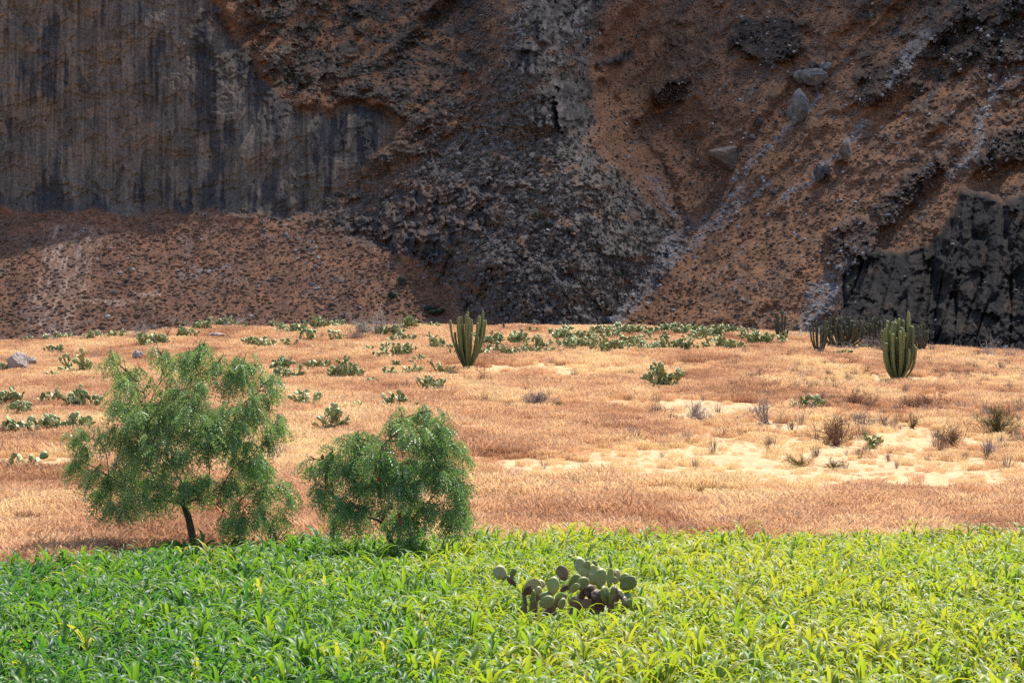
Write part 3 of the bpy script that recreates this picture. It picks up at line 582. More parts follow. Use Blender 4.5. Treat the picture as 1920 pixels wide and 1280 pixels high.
tint = np.clip(0.48 + .95 * big + .3 * mid_ + .6 * sm + r.normal(0, .10, n), 0, 1)
scl = np.clip(.95 + .5 * mid_ - .78 * sm + r.normal(0, .15, n), .15, 1.6)
o = scatter("grass", np.stack([X, Y, H(X, Y)], -1), r.random(n) * 6.3, scl, r.integers(0, 8, n), tint, gv)
tag(o, "copper coloured dry grass covering the sunny hillside", "grass")

M_WEED = inst_mat("dry_weeds", [(0.0, (0.12, 0.075, 0.055)), (0.5, (0.24, 0.16, 0.12)), (1.0, (0.40, 0.34, 0.30))])
wv = [spray_bush(520 + i, 60, .75, .65, .008, M_WEED) for i in range(6)]
n = 11000; r = np.random.default_rng(22); Y = np.sqrt(62 ** 2 + (220 ** 2 - 62 ** 2) * r.random(n)); X = (r.random(n) * 2 - 1) * (.28 * Y + 3); u_, v_, _ = topix(np.stack([X, Y, H(X, Y)], -1))
keep = (Y > maize_edge(X) + 1) & (r.random(n) < (.10 + .75 * sstep(1150, 1450, u_) * sstep(640, 700, v_) * sstep(900, 820, v_)) * np.clip(.7 + 1.6 * fbm(X / 6, Y / 10, 3, 49), 0, 1) * (1 - .7 * sand_mask(X, Y)))
X, Y = X[keep], Y[keep]; n = len(X)
o = scatter("dry_weeds", np.stack([X, Y, H(X, Y)], -1), r.random(n) * 6.3, .45 + .8 * r.random(n) ** 2, r.integers(0, 6, n), np.clip(r.normal(.5, .25, n), 0, 1), wv)
tag(o, "greyish dry weeds standing among the copper grass", "weeds")

# ------------------------------------------------------------------ maize
def maize_leaf(b, r, base_z, az, L, wmax, e0, e1, tint=.5):
    m = 8; t = np.linspace(0, 1, m); el = e0 + (e1 - e0) * t ** 1.7; seg = L / (m - 1)
    rr = np.concatenate([[0], np.cumsum(np.cos(el[:-1]) * seg)]) + .012; zz = base_z + np.concatenate([[0], np.cumsum(np.sin(el[:-1]) * seg)])
    w = wmax * np.clip(np.minimum(.45 + t * 2.4, 1), 0, 1) * np.clip((1 - t) * 2.1, 0, 1) ** .7 + .002; tw = r.normal(0, .5) * t; a2 = az + r.normal(0, .25) * t
    C_ = np.stack([rr * np.cos(a2), rr * np.sin(a2), zz], -1)
    side = np.stack([-np.sin(a2) * np.cos(tw), np.cos(a2) * np.cos(tw), np.sin(tw)], -1)
    up = np.stack([-np.sin(el) * np.cos(a2), -np.sin(el) * np.sin(a2), np.cos(el)], -1)
    wav = .14 * np.sin(t * 16 + r.random() * 6) * w
    Lf = C_ + side * w[:, None] * .5 + up * (w * .22 + wav * .5)[:, None]; Rt = C_ - side * w[:, None] * .5 + up * (w * .22 - wav * .5)[:, None]
    V_ = np.stack([Lf, C_, Rt], 1).reshape(-1, 3); i = np.arange(m - 1)[:, None] * 3
    b.add(V_, np.concatenate([i + np.array([[0, 1, 4, 3]]), i + np.array([[1, 2, 5, 4]])]), tint)
def maize_variant(seed):
    r = np.random.default_rng(seed); h = .24 + .16 * r.random(); nl = int(r.integers(6, 9)); leaves = []; az = r.random() * 6.3
    for i in range(nl):
        f = i / (nl - 1); b = MB(); az += math.pi + r.normal(0, .5)
        maize_leaf(b, r, .05 + f * h, az, (.46 + .32 * math.sin(f * 2.6 + .3)) * (0.8 + .45 * r.random()), .049 + .027 * r.random(), 1.22 + .31 * f + r.normal(0, .10), (-1.55 + .8 * f) + r.normal(0, .45)); leaves.append(b)
    s = MB(); s.tube([(0, 0, -.04), (0, 0, h * .5), (.005, 0, h + .1)], [.014, .012, .006], 6); return s, leaves
NV = 14; variants = [maize_variant(600 + i) for i in range(NV)]
vfull, vst, vlf = [], [], []
for s, lv in variants:
    b = MB(); 
    for q in [s] + lv: b.add(np.concatenate(q.v), np.concatenate(q.q))
    vfull.append(b.mesh("maize", M_MAIZE)); vst.append(s.mesh("stalk", M_MAIZE)); vlf.append([q.mesh("leaf", M_MAIZE) for q in lv])
r = np.random.default_rng(31); st_ = .255
ax, ay = np.meshgrid(np.arange(-22, 22, st_), np.arange(22.5, 65, st_)); X = (ax + r.normal(0, .10, ax.shape)).ravel(); Y = (ay + r.normal(0, .10, ay.shape)).ravel()
keep = (np.abs(X) < .285 * Y + 2) & (Y < maize_edge(X) + r.normal(0, .25, X.shape))
HC = at(1062., 1190., 37.4); T1 = at(368., 1050., 56.5); T1[2] = H(T1[0], T1[1]); T2 = at(738., 1070., 53.0); T2[2] = H(T2[0], T2[1])
keep &= ~((np.abs(X - HC[0]) < 1.35) & (Y > HC[1] - .95) & (Y < HC[1] + .8)); keep &= np.hypot(X - T2[0], Y - T2[1]) > .35; keep &= np.hypot(X - T1[0], Y - T1[1]) > .3
keep &= r.random(len(X)) < np.clip(1.0 + 1.5 * fbm(X / 2.0, Y / 2.0, 2, 47), .55, 1)
X, Y = X[keep], Y[keep]; n = len(X)
u, v, _ = topix(np.stack([X, Y, 0 * X], -1))
vig = fbm(X / 4, Y / 4, 3, 45); odd = r.random(n)
tint = np.clip(.52 + .63 * sstep(250, 1250, u + 220 * vig) - .34 + .28 * vig + r.normal(0, .12, n) - .10 * sstep(1500, 1900, u) * sstep(1120, 1020, v), 0, 1)
scl = np.clip(.74 + .20 * vig + r.normal(0, .17, n) + .12 * sstep(700, 500, u) * sstep(1100, 1010, v) + .25 * sstep(-1.2, 0, Y - maize_edge(X)) * (r.random(n) < .5), .38, 1.3); tint = np.where(odd < .03, 1.0, tint); idx = r.integers(0, NV, n); rz = r.random(n) * 6.3; Z = H(X, Y)
infr = (u > -10) & (u < 1930) & (v < 1440); order = np.argsort(np.where(infr, Y, 1e6)); near = order[:300]; mask = np.ones(n, bool); mask[near] = False
for i in near:
    pl_ = link("maize_plant", vst[idx[i]], None, (X[i], Y[i], Z[i])); pl_.rotation_euler.z = rz[i]; pl_.scale = (scl[i],) * 3; pl_["tint"] = float(tint[i])
    tag(pl_, "young green maize plant in the nearest rows along the bottom edge", "maize plant", "nearest maize plants along the bottom edge")
    for me in vlf[idx[i]]:
        lf = bpy.data.objects.new("leaf", me); lf.parent = pl_; lf["tint"] = float(np.clip(tint[i] + rng.normal(0, .1), 0, 1)); COL.objects.link(lf)
o = scatter("maize_field", np.stack([X, Y, Z], -1)[mask], rz[mask], scl[mask], idx[mask], tint[mask], vfull, r.normal(0, .07, (mask.sum(), 2)))
tag(o, "dense field of young green maize across the foreground", "maize")

# ------------------------------------------------------------------ pepper trees
def curve_pts(a, b, n, r, bend=.12, sag=0.0):
    t = np.linspace(0, 1, n)[:, None]; L = np.linalg.norm(b - a); off = r.normal(0, 1, 3) * bend * L; off2 = r.normal(0, 1, 3) * bend * .5 * L
    return a + (b - a) * t + off * np.sin(t * np.pi) + off2 * np.sin(t * 2 * np.pi) + np.array([0, 0, sag * L]) * np.sin(t * np.pi)
def pepper_leaves(b, r, pts, dirs, tints):
    """drooping feather leaves: a curved midrib carrying pairs of narrow leaflets"""
    n = len(pts); m = 4; t = ((np.arange(m) + .7) / m)[None, :, None]; L = (.20 + .12 * r.random(n))[:, None, None]; drop = (-.3 - .7 * r.random(n))[:, None, None]
    d = dirs / (np.linalg.norm(dirs, axis=1)[:, None] + 1e-6); dz = np.array([0, 0, 1.0])[None, None]
    C_ = pts[:, None] + t * L * d[:, None] + t ** 1.6 * L * drop * dz; T = d[:, None] + t * drop * 1.6 * dz; T = T / np.linalg.norm(T, axis=2)[..., None]
    S = np.cross(T, r.normal(0, 1, (n, 1, 3))); S /= np.linalg.norm(S, axis=2)[..., None] + 1e-6; ll, ww = .075, .0125
    for sg in (1, -1):
        tip = C_ + (S * sg * .6 + T * .75 + np.array([0, 0, -.30])) * ll; md = C_ * .45 + tip * .55; nn = np.cross(tip - C_, r.normal(0, 1, (n, 1, 3))); nn /= np.linalg.norm(nn, axis=2)[..., None] + 1e-6
        V_ = np.stack([C_, md + nn * ww, tip, md - nn * ww], 2).reshape(-1, 3); b.add(V_, np.arange(n * m)[:, None] * 4 + np.array([[0, 1, 2, 3]]), np.repeat(np.clip(tints + r.normal(0, .10, n), 0, 1), m * 4))
def pepper_tree(label, base, trunk, lobes, nleaf, seed, tbase, r0, fruit=0):
    r = np.random.default_rng(seed); d = topix(base)[2]; s = d / F
    root = bpy.data.objects.new("pepper_tree", None); COL.objects.link(root); root.location = base; tag(root, label, "tree", "pepper trees at the field edge")
    def loc(px, py, dep=0.0): return (at(float(px), float(py), d + dep) - base)
    b = MB(); tp = np.array([loc(*q) for q in trunk]); tp[0] = (tp[0][0], tp[0][1], -.15); b.tube(tp, np.linspace(r0, r0 * .62, len(tp)), 10)
    root_tr = link("trunk", b.mesh("trunk", M_BARK), root)
    nodes = [(tp[-1], r0 * .6)]; limb = MB(); lv = MB()
    lob = sorted([(loc(px, py - 8, dep), rx * s, ry * s, tw) for px, py, rx, ry, dep, tw in lobes], key=lambda q: np.linalg.norm(q[0] - tp[-1]))
    tot = sum(q[1] * q[2] * q[3] for q in lob); fr = MB()
    for c, rx, ry, w in lob:
        c = c + r.normal(0, .12, 3); cost = [np.linalg.norm(c - q[0]) + .35 * np.linalg.norm(q[0] - tp[-1]) + (2 if q[0][2] > c[2] + .3 else 0) for q in nodes]; a, ra = nodes[int(np.argmin(cost))]
        P_ = curve_pts(a, c, 8, r, .06, .05); Lc = np.linalg.norm(c - a); tt = np.linspace(0, 1, 8)[:, None]
        ctl = a + (c - a) * .45 + np.array([0, 0, .22 * Lc if c[2] < a[2] + .45 * Lc else .08 * Lc]); P_ = P_ - (a + (c - a) * tt) + (1 - tt) ** 2 * a + 2 * tt * (1 - tt) * ctl + tt ** 2 * c
        rads = np.linspace(min(max(ra * .72, .016), .05), .011, 8); limb.tube(P_, rads, 7)
        for q in (3, 5, 7): nodes.append((P_[q], rads[q]))
        rx, ry = rx * 1.3, ry * 1.25; nt = max(6, int(nleaf * rx * ry * w / tot / 1.6 / 14)); shoots = []
        for _ in range(4):                                                # secondary shoots inside this part of the crown
            o_ = r.normal(0, 1, 3); o_ *= .62 / np.linalg.norm(o_); e = c + o_ * np.array([rx, rx, ry]) + np.array([0, 0, .1]); sh = curve_pts(P_[r.integers(4, 7)], e, 6, r, .08, .06); limb.tube(sh, np.linspace(.014, .005, 6), 5); shoots.append(sh)
        for _ in range(nt):
            o_ = r.normal(0, 1, 3); o_ *= r.random() ** .42 / np.linalg.norm(o_); e = c + o_ * np.array([rx, max(rx, ry), ry]); cand = np.concatenate([P_[4:]] + [q_[2:] for q_ in shoots]); q0 = cand[int(np.argmin(np.linalg.norm(cand - e, axis=1) + .15 * r.random(len(cand))))]
            tw = curve_pts(q0, e, 6, r, .10, .16); hang = .03 + .15 * r.random(); tw[3:, 2] -= hang * np.array([.25, .6, 1.2]); limb.tube(tw, np.linspace(.0055, .0025, 6), 3)
            kk = 14; f = .2 + .8 * r.random(kk); pos = np.stack([np.interp(f * 5, np.arange(6), tw[:, x]) for x in range(3)], -1)
            dr = r.normal(0, .8, (kk, 3)) + (tw[-1] - tw[-2]) / (np.linalg.norm(tw[-1] - tw[-2]) + 1e-6) * .9; dr[:, 2] = dr[:, 2] * .5 - .25
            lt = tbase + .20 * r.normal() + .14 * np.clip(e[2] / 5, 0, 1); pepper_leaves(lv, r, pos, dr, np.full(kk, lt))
    for _ in range(fruit):
        c, rx, ry, w = lob[r.integers(0, int(len(lob) * .7))]; p = c + r.normal(0, .3, 3) * np.array([rx, rx, ry]); p[1] -= rx * .5; q = lump(int(r.integers(1, 9999)), .3, (7, 6), 1.0)
        V_ = q[0] * np.array([.08, .08, .18]) + p; fr.add(V_, q[1])
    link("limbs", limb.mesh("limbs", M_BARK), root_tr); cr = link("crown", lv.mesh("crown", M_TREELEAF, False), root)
    if fruit: link("berry_clusters", fr.mesh("berry_clusters", M_FRUIT), cr)
    return root
L1 = [(385,660,26,24,0,.8),(362,690,34,24,-.3,.8),(300,668,22,18,.3,.7),(232,700,34,22,0,.6),(205,683,18,16,.2,.5),(262,720,40,24,-.5,.7),(330,735,48,34,-.9,1),(420,720,44,40,0,1),(462,690,26,26,.3,.8),(478,735,30,34,-.4,.9),
      (220,775,44,34,.3,.9),(290,785,52,36,-1.2,1),(370,790,55,38,-1.5,1),(450,790,48,38,-.8,1),(510,800,30,30,.2,.8),(180,830,34,30,0,.8),(150,870,24,30,.2,.8),(235,840,50,36,-1.0,1),(310,850,56,36,-1.6,1),(390,855,52,34,-1.4,.9),
      (460,850,44,34,-.6,.9),(205,905,44,34,-.4,1),(270,915,50,30,-1.0,1),(345,905,50,26,-1.2,1),(420,910,46,30,-.8,.9),(185,950,28,30,.2,.7),(240,965,34,26,-.5,.7),(505,905,34,36,0,.7),(540,935,24,34,.3,.6),(470,960,40,28,0,.8),
      (440,985,34,24,.4,.7),(505,975,34,26,.4,.6),(300,800,50,40,1.3,.8),(400,820,50,40,1.4,.8),(250,880,46,36,1.2,.7),(470,880,40,36,1.2,.7),(350,700,40,30,1.0,.5),(535,800,16,14,.6,.35),(410,975,24,22,.6,.5),(335,940,40,18,.9,.5)]
pepper_tree("larger green pepper tree with leaning trunk and drooping open crown", T1, [(368,1050),(362,1010),(353,968),(344,945)], L1, 14000, 71, .50, .13)
L2 = [(765,790,26,26,.2,.5),(800,790,28,24,0,.8),(825,805,26,26,-.3,.8),(700,815,22,24,0,.5),(745,830,34,30,-.5,.8),(800,835,38,30,-.8,1),(850,850,28,28,0,.8),(875,870,14,22,.2,.6),(620,840,26,26,.2,.7),(660,845,34,28,-.3,.9),(710,860,38,28,-.9,1),
      (765,875,40,28,-1.0,1),(820,885,38,28,-.6,1),(865,905,22,26,0,.8),(605,880,22,28,.2,.8),(650,895,36,28,-.5,1),(705,910,38,26,-1.0,1),(765,920,38,26,-1.0,1),(830,930,36,26,-.5,1),(875,945,16,26,.1,.7),(620,930,30,28,-.2,.8),(665,945,34,26,-.6,1),
      (790,960,40,22,-.7,.9),(850,970,30,24,-.3,.9),(625,970,24,26,0,.8),(670,985,28,22,-.3,.8),(745,975,34,24,-.9,.9),(760,1010,26,20,-.6,.9),(800,985,30,20,-.2,.6),(870,980,16,20,.2,.7),(700,880,44,34,1.1,.8),(790,890,44,34,1.1,.8),(740,950,44,26,1.0,.6),(590,855,14,30,.3,.4)]
pepper_tree("smaller grey-green pepper tree with reddish berry clusters", T2, [(740,1070),(735,1025),(729,1002),(716,978)], L2, 8400, 72, .55, .10, 16)
o = None

# ------------------------------------------------------------------ twiggy shrubs
def shrub_mesh(seed, w, h, mat, dense=1.0, thick=1.0, upright=.5):
    r = np.random.default_rng(seed); b = MB(); n0 = int(14 * dense)
    for _ in range(n0):
        az = r.random() * 6.3; el = upright + (1.5 - upright) * r.random(); d = np.array([np.cos(az) * np.cos(el) * w / h * .9, np.sin(az) * np.cos(el) * w / h * .9, np.sin(el)])
        L = h * (.6 + .45 * r.random()); e = d * L; e[2] = min(e[2], h); p = curve_pts(np.array([r.normal(0, .04) * w, r.normal(0, .04) * w, -.03]), e, 6, r, .10, .10)
        b.tube(p, np.linspace(.016, .006, 6) * thick, 4, r.random())
        for _ in range(int(7 * dense)):
            q = p[r.integers(1, 6)]; e2 = q + (d * .5 + r.normal(0, .55, 3) + np.array([0, 0, .35])) * L * .33; e2[2] = max(e2[2], .02); t2 = curve_pts(q, e2, 4, r, .12); b.tube(t2, np.linspace(.007, .0035, 4) * thick, 3, r.random())
            for _ in range(3):
                q3 = t2[r.integers(1, 4)]; e3 = q3 + (r.normal(0, .6, 3) + np.array([0, 0, .4])) * L * .16; b.tube(np.array([q3, (q3 + e3) / 2 + r.normal(0, .01, 3), e3]), np.array([.0045, .004, .003]) * thick, 3, r.random())
    return b.mesh("shrub", mat, False)
SHRUB = [ # px, py base, w, h, kind, dense, label
 (263,640,44,32,"grey",1.3,"dark twiggy shrub on the crest above the larger pepper tree"), (312,640,40,22,"brown",.8,"sparse brown shrub just right of the dark twiggy crest shrub"), (430,618,66,26,"pale",1.3,"wide pale leafless shrub on the crest behind the flat rock"),
 (672,640,40,34,"grey",1.1,"grey leafless shrub at left end of the crest thicket"), (705,634,62,42,"pale",1.4,"largest pale grey shrub in the middle of the crest thicket"), (742,632,44,34,"grey",1.2,"grey leafless shrub at right end of the crest thicket"),
 (903,726,38,42,"brown",.8,"thin reddish shrub right of the leaning candelabra cactus foot"), (872,722,26,18,"brown",.5,"low sparse twigs below the candelabra cactus"), (1010,768,54,30,"grey",2.0,"round dense grey shrub in the middle of the hill"), (1051,768,26,18,"olive",1.2,"small olive bush right of the round grey shrub"),
 (1312,798,34,30,"grey",1.0,"small grey shrub below the left sand patch"), (1302,780,34,30,"grey",.8,"small shrub just above the grey shrub by the sand patch"), (1438,795,66,52,"grey",1.0,"open leafless shrub with spreading grey branches below the sand patch"), (1484,808,26,26,"grey",.7,"small bare shrub right of the spreading grey shrub"),
 (1566,834,92,44,"brown",2.2,"wide brown domed shrub on bare sand"), (1868,818,78,44,"olive",2.4,"dense dark olive shrub near the right edge"), (1905,826,30,22,"brown",.8,"small brown twigs right of the dense olive shrub"), (1845,676,54,38,"pale",.8,"bleached branching shrub on the crest before the black buttress"), (1893,674,58,26,"pale",.8,"low bleached shrub at the right end of the crest"),
 (1600,768,76,28,"brown",2.0,"low wide brown shrub between dark prickly pear and big cactus"), (1538,762,40,20,"brown",1.6,"brown shrub beside the dark prickly pear"), (1708,772,36,22,"brown",1.6,"small rusty shrub below the big candelabra cactus"), (1748,768,46,26,"brown",1.7,"darker rusty shrub right of the small rusty shrub"), (1802,772,34,20,"grey",.8,"grey twigs right of the two rusty shrubs"),
 (1785,838,60,34,"brown",1.6,"brown shrub left of the dense olive shrub"), (1622,806,44,36,"grey",.9,"thin grey shrub above the wide brown domed shrub"), (1660,800,34,22,"grey",.7,"faint grey twigs right of the thin grey shrub"), (1708,802,46,22,"olive",1.0,"low olive shrub below the rusty shrubs"), (1500,876,46,22,"olive",1.2,"low olive shrub on the lower sand patch"), (1565,882,52,20,"olive",1.1,"low olive shrub right of another on lower sand"),
 (1088,918,20,16,"olive",1.2,"tiny green tuft alone in the grass above the maize"), (245,1012,150,60,"olive",1.3,"loose olive brush under the larger pepper tree"), (120,1024,80,30,"pale",.8,"dead pale branches lying at the field edge under the tree"), (60,990,70,26,"brown",1.2,"dark brown brush left of the larger pepper tree trunk"), (1625,662,40,34,"grey",1.2,"grey thicket right of the dark candelabra cluster"), (1655,664,44,40,"grey",1.3,"grey thicket left of the big candelabra cactus"),
 (1575,662,40,22,"grey",1.0,"grey twigs at the foot of the dark candelabra cluster"), (1505,640,70,24,"pale",.8,"pale twigs between the two dark candelabra cacti"), (1745,664,40,22,"grey",.9,"grey twigs right of the big candelabra cactus on the crest"), (1720,606+30,0,0,"grey",0,""), (1240,778,34,16,"grey",.8,"small grey twigs left of the bare sand strip"), (1875,700,60,22,"grey",.7,"faint grey brush on the upper hill near the right edge"), (1690,690,0,0,"grey",0,""),
 (1535,668,30,20,"grey",.8,"grey twigs at left end of the dark candelabra cluster"), (1010,646,0,0,"grey",0,"")]
for n, (px, py, w, h, kd, dn, lb) in enumerate(SHRUB):
    if not lb: continue
    p = ground_hit(px, py); s = topix(p)[2] / F
    o = link("dry_shrub", shrub_mesh(800 + n, w * s, h * s, M_TWIG[kd], dn, .7 + s * F / 150 * 1.0, .35), None, p); tag(o, lb, "shrub", "dry shrubs on the hill")
for px, py, w, h, lb in ((755,536,15,20,"dark green round shrub higher on the talus slope"), (733,562,12,18,"dark green shrub lower on the talus slope"), (822,592,26,14,"grey-green shrub at the right foot of the talus"), (806,582,22,12,"grey-green shrub left of another at the talus foot")):
    p, d = mtn_at(px, py); s = d / F; b = MB(); r = np.random.default_rng(px)
    for _ in range(9):
        v_, q_ = lump(int(r.integers(1, 99999)), .5, (9, 6), .9); b.add(v_ * np.array([w, w, h]) * s * .6 + r.normal(0, .22, 3) * np.array([w, w, h * .7]) * s + np.array([0, 0, h * s * .45]), q_, r.random())
    o = link("evergreen_shrub", b.mesh("evergreen_shrub", M_TWIG["dark"], False), None, p); tag(o, lb, "shrub", "green shrubs on the talus")

# ------------------------------------------------------------------ prickly pears
def pad_geo(w=.24, h=.32, th=.035, nr=4, ns=14):
    """egg-shaped flat pad standing on its narrow end in the XZ plane"""
    t = np.arange(ns) * 2 * np.pi / ns; ox = np.sin(t) * w / 2 * (1 - .22 * np.cos(t) * -1) ; oz = h * .5 - np.cos(t) * h / 2; ox = np.sin(t) * w / 2 * (1 + .20 * -np.cos(t))
    V_ = []; 
    for s in (1, -1):
        for k_ in range(nr):
            f = (k_ / (nr - .0)); V_.append(np.stack([ox * f, np.full(ns, s * th / 2 * math.sqrt(max(1 - f ** 3, 0))), h * .5 + (oz - h * .5) * f], -1))
    V_.append(np.stack([ox, 0 * ox, oz], -1)); V_ = np.concatenate(V_); Q = []
    rings = [list(range(k_ * ns, (k_ + 1) * ns)) for k_ in range(2 * nr + 1)]
    for side, sg in ((rings[:nr] + [rings[-1]], 1), (rings[nr:2 * nr] + [rings[-1]], -1)):
        for a_, b_ in zip(side[:-1], side[1:]):
            for j in range(ns):
                q = (a_[j], a_[(j + 1) % ns], b_[(j + 1) % ns], b_[j]); Q.append(q if sg > 0 else q[::-1])
    return V_, np.array(Q)
PADV, PADQ = pad_geo(); PADV2, PADQ2 = pad_geo(.20, .36); PADV3, PADQ3 = pad_geo(.27, .30)
PADS = [(PADV, PADQ), (PADV2, PADQ2), (PADV3, PADQ3)]; _S = [(PADV, PADQ, 10)]
SPV, SPQ = pad_geo(.24, .32, .035, 2, 10)
def pad_mesh(kind, mat, t): v, q = PADS[kind]; return mesh_np("pad", v, q, True, mat, tint=np.full(len(v), t))
PADM = [[pad_mesh(k_, M_PAD, t) for t in (.1, .45, .8)] for k_ in range(3)]
def clump_layout(r, W, Hh, padh):
    """list of pad matrices filling a clump W wide, Hh high"""
    out = []; nb_ = max(1, int(round(W / .30))); 
    for i in range(nb_):
        x = (i + .5 - nb_ / 2) * W / nb_ * .72 + r.normal(0, .05); y = r.normal(0, W * .16)
        cap = 4 + int(Hh / .11); made = 0; stack = [(Vector((x, y, -.04)), Vector((r.normal(0, .35) + x / max(W, .3) * .9, r.normal(0, .35), 1)).normalized(), r.random() * 6.3, 0)]
        while stack:
            p, d, yaw, g = stack.pop(0); L = padh * (0.85 + .35 * r.random())
            if p.z + L * d.z > Hh * 1.15 + .05 and g > 0: continue
            z = d; x_ = Vector((math.cos(yaw), math.sin(yaw), 0)); y_ = z.cross(x_).normalized(); x_ = y_.cross(z)
            M = Matrix((x_, y_, z)).transposed().to_4x4(); M.translation = p; M = M @ Matrix.Scale(L / .32, 4); out.append((M, g))
            for c in range(int(r.choice([1, 2, 3, 3])) if g < 6 else 0):
                a = r.normal(0, .75); e = p + z * L * (.5 + .42 * math.cos(a)) + x_ * L * .36 * math.sin(a)
                nd = (z * .55 + x_ * math.sin(a) * .9 + Vector((r.normal(0, .4), r.normal(0, .4), .25 + .2 * r.random()))).normalized(); stack.append((e, nd, yaw + r.normal(0, 1.0), g + 1))
            made += 1
            if made >= cap: break
    return out
PEARS = [(55,645,22,9),(102,644,28,16),(104,668,28,20),(124,634,20,12),(176,642,30,22),(220,640,30,22),(235,623,18,8),(153,700,30,30),(101,712,12,10),(124,704,14,10),(285,652,48,26),(343,640,30,30),(378,626,34,24),(421,620,32,18),(455,618,16,10),(511,619,20,12),(531,628,32,20),(556,630,30,22),(605,622,38,22),(640,620,20,12),
 (477,653,26,26),(499,660,28,18),(534,653,28,20),(578,646,20,26),(633,646,14,16),(594,658,12,8),(519,704,48,30),(594,700,28,18),(646,714,62,38),(503,736,40,26),(547,720,44,22),(17,768,40,36),(89,762,32,20),(37,784,56,24),(148,772,56,32),(118,820,80,46),(33,822,52,26),(574,766,44,22),(618,812,36,40),(8,700,26,24),
 (680,632,24,16),(731,634,40,22),(757,646,44,26),(771,620,30,24),(818,617,18,10),(687,664,20,10),(722,662,18,16),(709,676,10,10),(754,674,46,22),(660,670,10,6),(790,686,26,14),(746,694,22,12),(736,714,26,16),(776,704,30,16),(826,702,26,14),(700,728,32,14),(811,740,50,30),(821,660,36,28),(915,656,32,34),(845,674,20,18),
 (963,674,50,18),(975,652,38,34),(1013,658,38,30),(1001,670,20,12),(910,670,20,10),(998,626,10,8),(1057,642,38,26),(1073,664,38,28),(1093,640,38,28),(1124,634,36,22),(1125,664,32,28),(1157,664,40,20),(1186,660,44,28),(1177,634,50,26),(1206,634,36,26),(1226,664,48,20),(1233,630,30,18),(1263,662,58,44),(1278,636,28,24),(1245,734,72,50),
 (1291,634,24,20),(1334,640,40,30),(1367,632,30,22),(1359,660,44,28),(1287,662,16,14),(1320,662,14,12),(1427,650,60,42),(1402,642,28,20),(1611,660,20,10),(1581,672,14,10),(1518,774,40,22),(1395,750,12,10),(1637,848,24,36),(42,898,28,28),(668,776,14,14),(647,778,16,12),(748,772,40,26)]
PEARS += [(1042,634,22,16),(1066,628,20,12),(1082,650,24,16),(1108,654,24,18),(1112,646,20,12),(1143,640,26,18),(1140,628,20,12),(1160,628,24,14),(1170,650,22,14),(1196,650,22,16),(1206,662,24,14),(1216,646,24,16),(1244,646,24,18),(1252,630,24,16),(1300,644,20,14),(1316,636,24,18),(1345,652,24,16),(1384,632,22,14),(1300,628,20,12),(1350,628,20,12),(940,664,20,14),(985,668,22,12),(1030,668,18,10),(890,640,16,12)]
ORD = "first second third fourth fifth sixth seventh eighth ninth tenth eleventh twelfth thirteenth fourteenth fifteenth sixteenth seventeenth eighteenth nineteenth twentieth twenty-first twenty-second twenty-third twenty-fourth twenty-fifth twenty-sixth twenty-seventh twenty-eighth twenty-ninth thirtieth".split()
SPECIAL = {(1245,734): "large bushy prickly pear alone on the open middle slope", (1518,774): "dark prickly pear beside brown shrubs below the dark candelabra cluster", (1637,848): "small prickly pear with one folded upright pad on sand", (42,898): "small lone prickly pear in straw grass at the left edge", (1427,650): "bright yellow-green prickly pear beside the thin dark cactus stems",
           (618,812): "drooping half-withered prickly pear in the gap between the pepper trees", (811,740): "arching prickly pear below the leaning candelabra cactus", (646,714): "broad low prickly pear right of the larger tree's crown", (519,704): "dense dark prickly pear right of the larger tree's top", (118,820): "largest prickly pear clump left of the larger pepper tree", (1395,750): "tiny prickly pear above the left sand patch",
           (1611,660): "low bright prickly pear under the dark candelabra cluster", (1581,672): "tiny prickly pear in grass below the dark candelabra cluster", (915,656): "bushy prickly pear touching the right side of the first candelabra cactus", (748,772): "prickly pear showing above the smaller pepper tree's crown"}
def zone(x, y):
    if x < 460 and y < 720: return "on the rise behind the larger pepper tree"
    if x < 460: return "on the slope left of the larger pepper tree"
    if x < 660 and y < 690: return "on the crest above the gap between trees"
    if x < 700 and y >= 690: return "on the slope between the two pepper trees"
    if x < 870 and y < 690: return "on the crest left of the first candelabra cactus"
    if x < 870: return "on the slope below the first candelabra cactus"
    if x < 1110 and y < 690: return "on the crest right of the first candelabra cactus"
    if x < 1240: return "in the crest thicket near the pale boulder"
    return "on the crest towards the dark candelabra cluster"
cnt = {}
for (px, py, w, h) in sorted(PEARS):
    r = np.random.default_rng(int(px * 7 + py)); p = ground_hit(px, py); s = topix(p)[2] / F; z = zone(px, py); cnt[z] = cnt.get(z, 0) + 1
    size = "small" if w < 24 else ("broad" if w > 40 else "medium")
    lb = SPECIAL.get((px, py)) or "%s prickly pear, %s from left %s" % (size, ORD[cnt[z] - 1], z)
    lay = clump_layout(r, w * s * 1.12, h * s * 1.5, .30 + .08 * r.random())
    wither = (px, py) in ((618, 812),); base_t = .2 if (px, py) in ((519, 704), (1518, 774)) else .5
    if w >= 30:
        root = bpy.data.objects.new("prickly_pear", None); COL.objects.link(root); root.location = p; root.empty_display_size = .2
        for M, g in lay:
            ti = int(np.clip(round(base_t * 2 + r.normal(0, .7)), 0, 2)); me = PADM[int(r.integers(0, 3))][ti]; o = link("pad", me, root); o.matrix_local = M
            if wither and r.random() < .5: o.material_slots[0].link = 'OBJECT'; o.material_slots[0].material = M_PADY
    else:
        b = MB()
        for M, g in lay:
            m_ = np.array(M); b.add(SPV @ m_[:3, :3].T + m_[:3, 3], SPQ, float(np.clip(base_t + r.normal(0, .3), 0, 1)))
        root = link("prickly_pear", b.mesh("prickly_pear", M_PAD), None, p)
    tag(root, lb, "prickly pear", "prickly pears scattered over the hill")

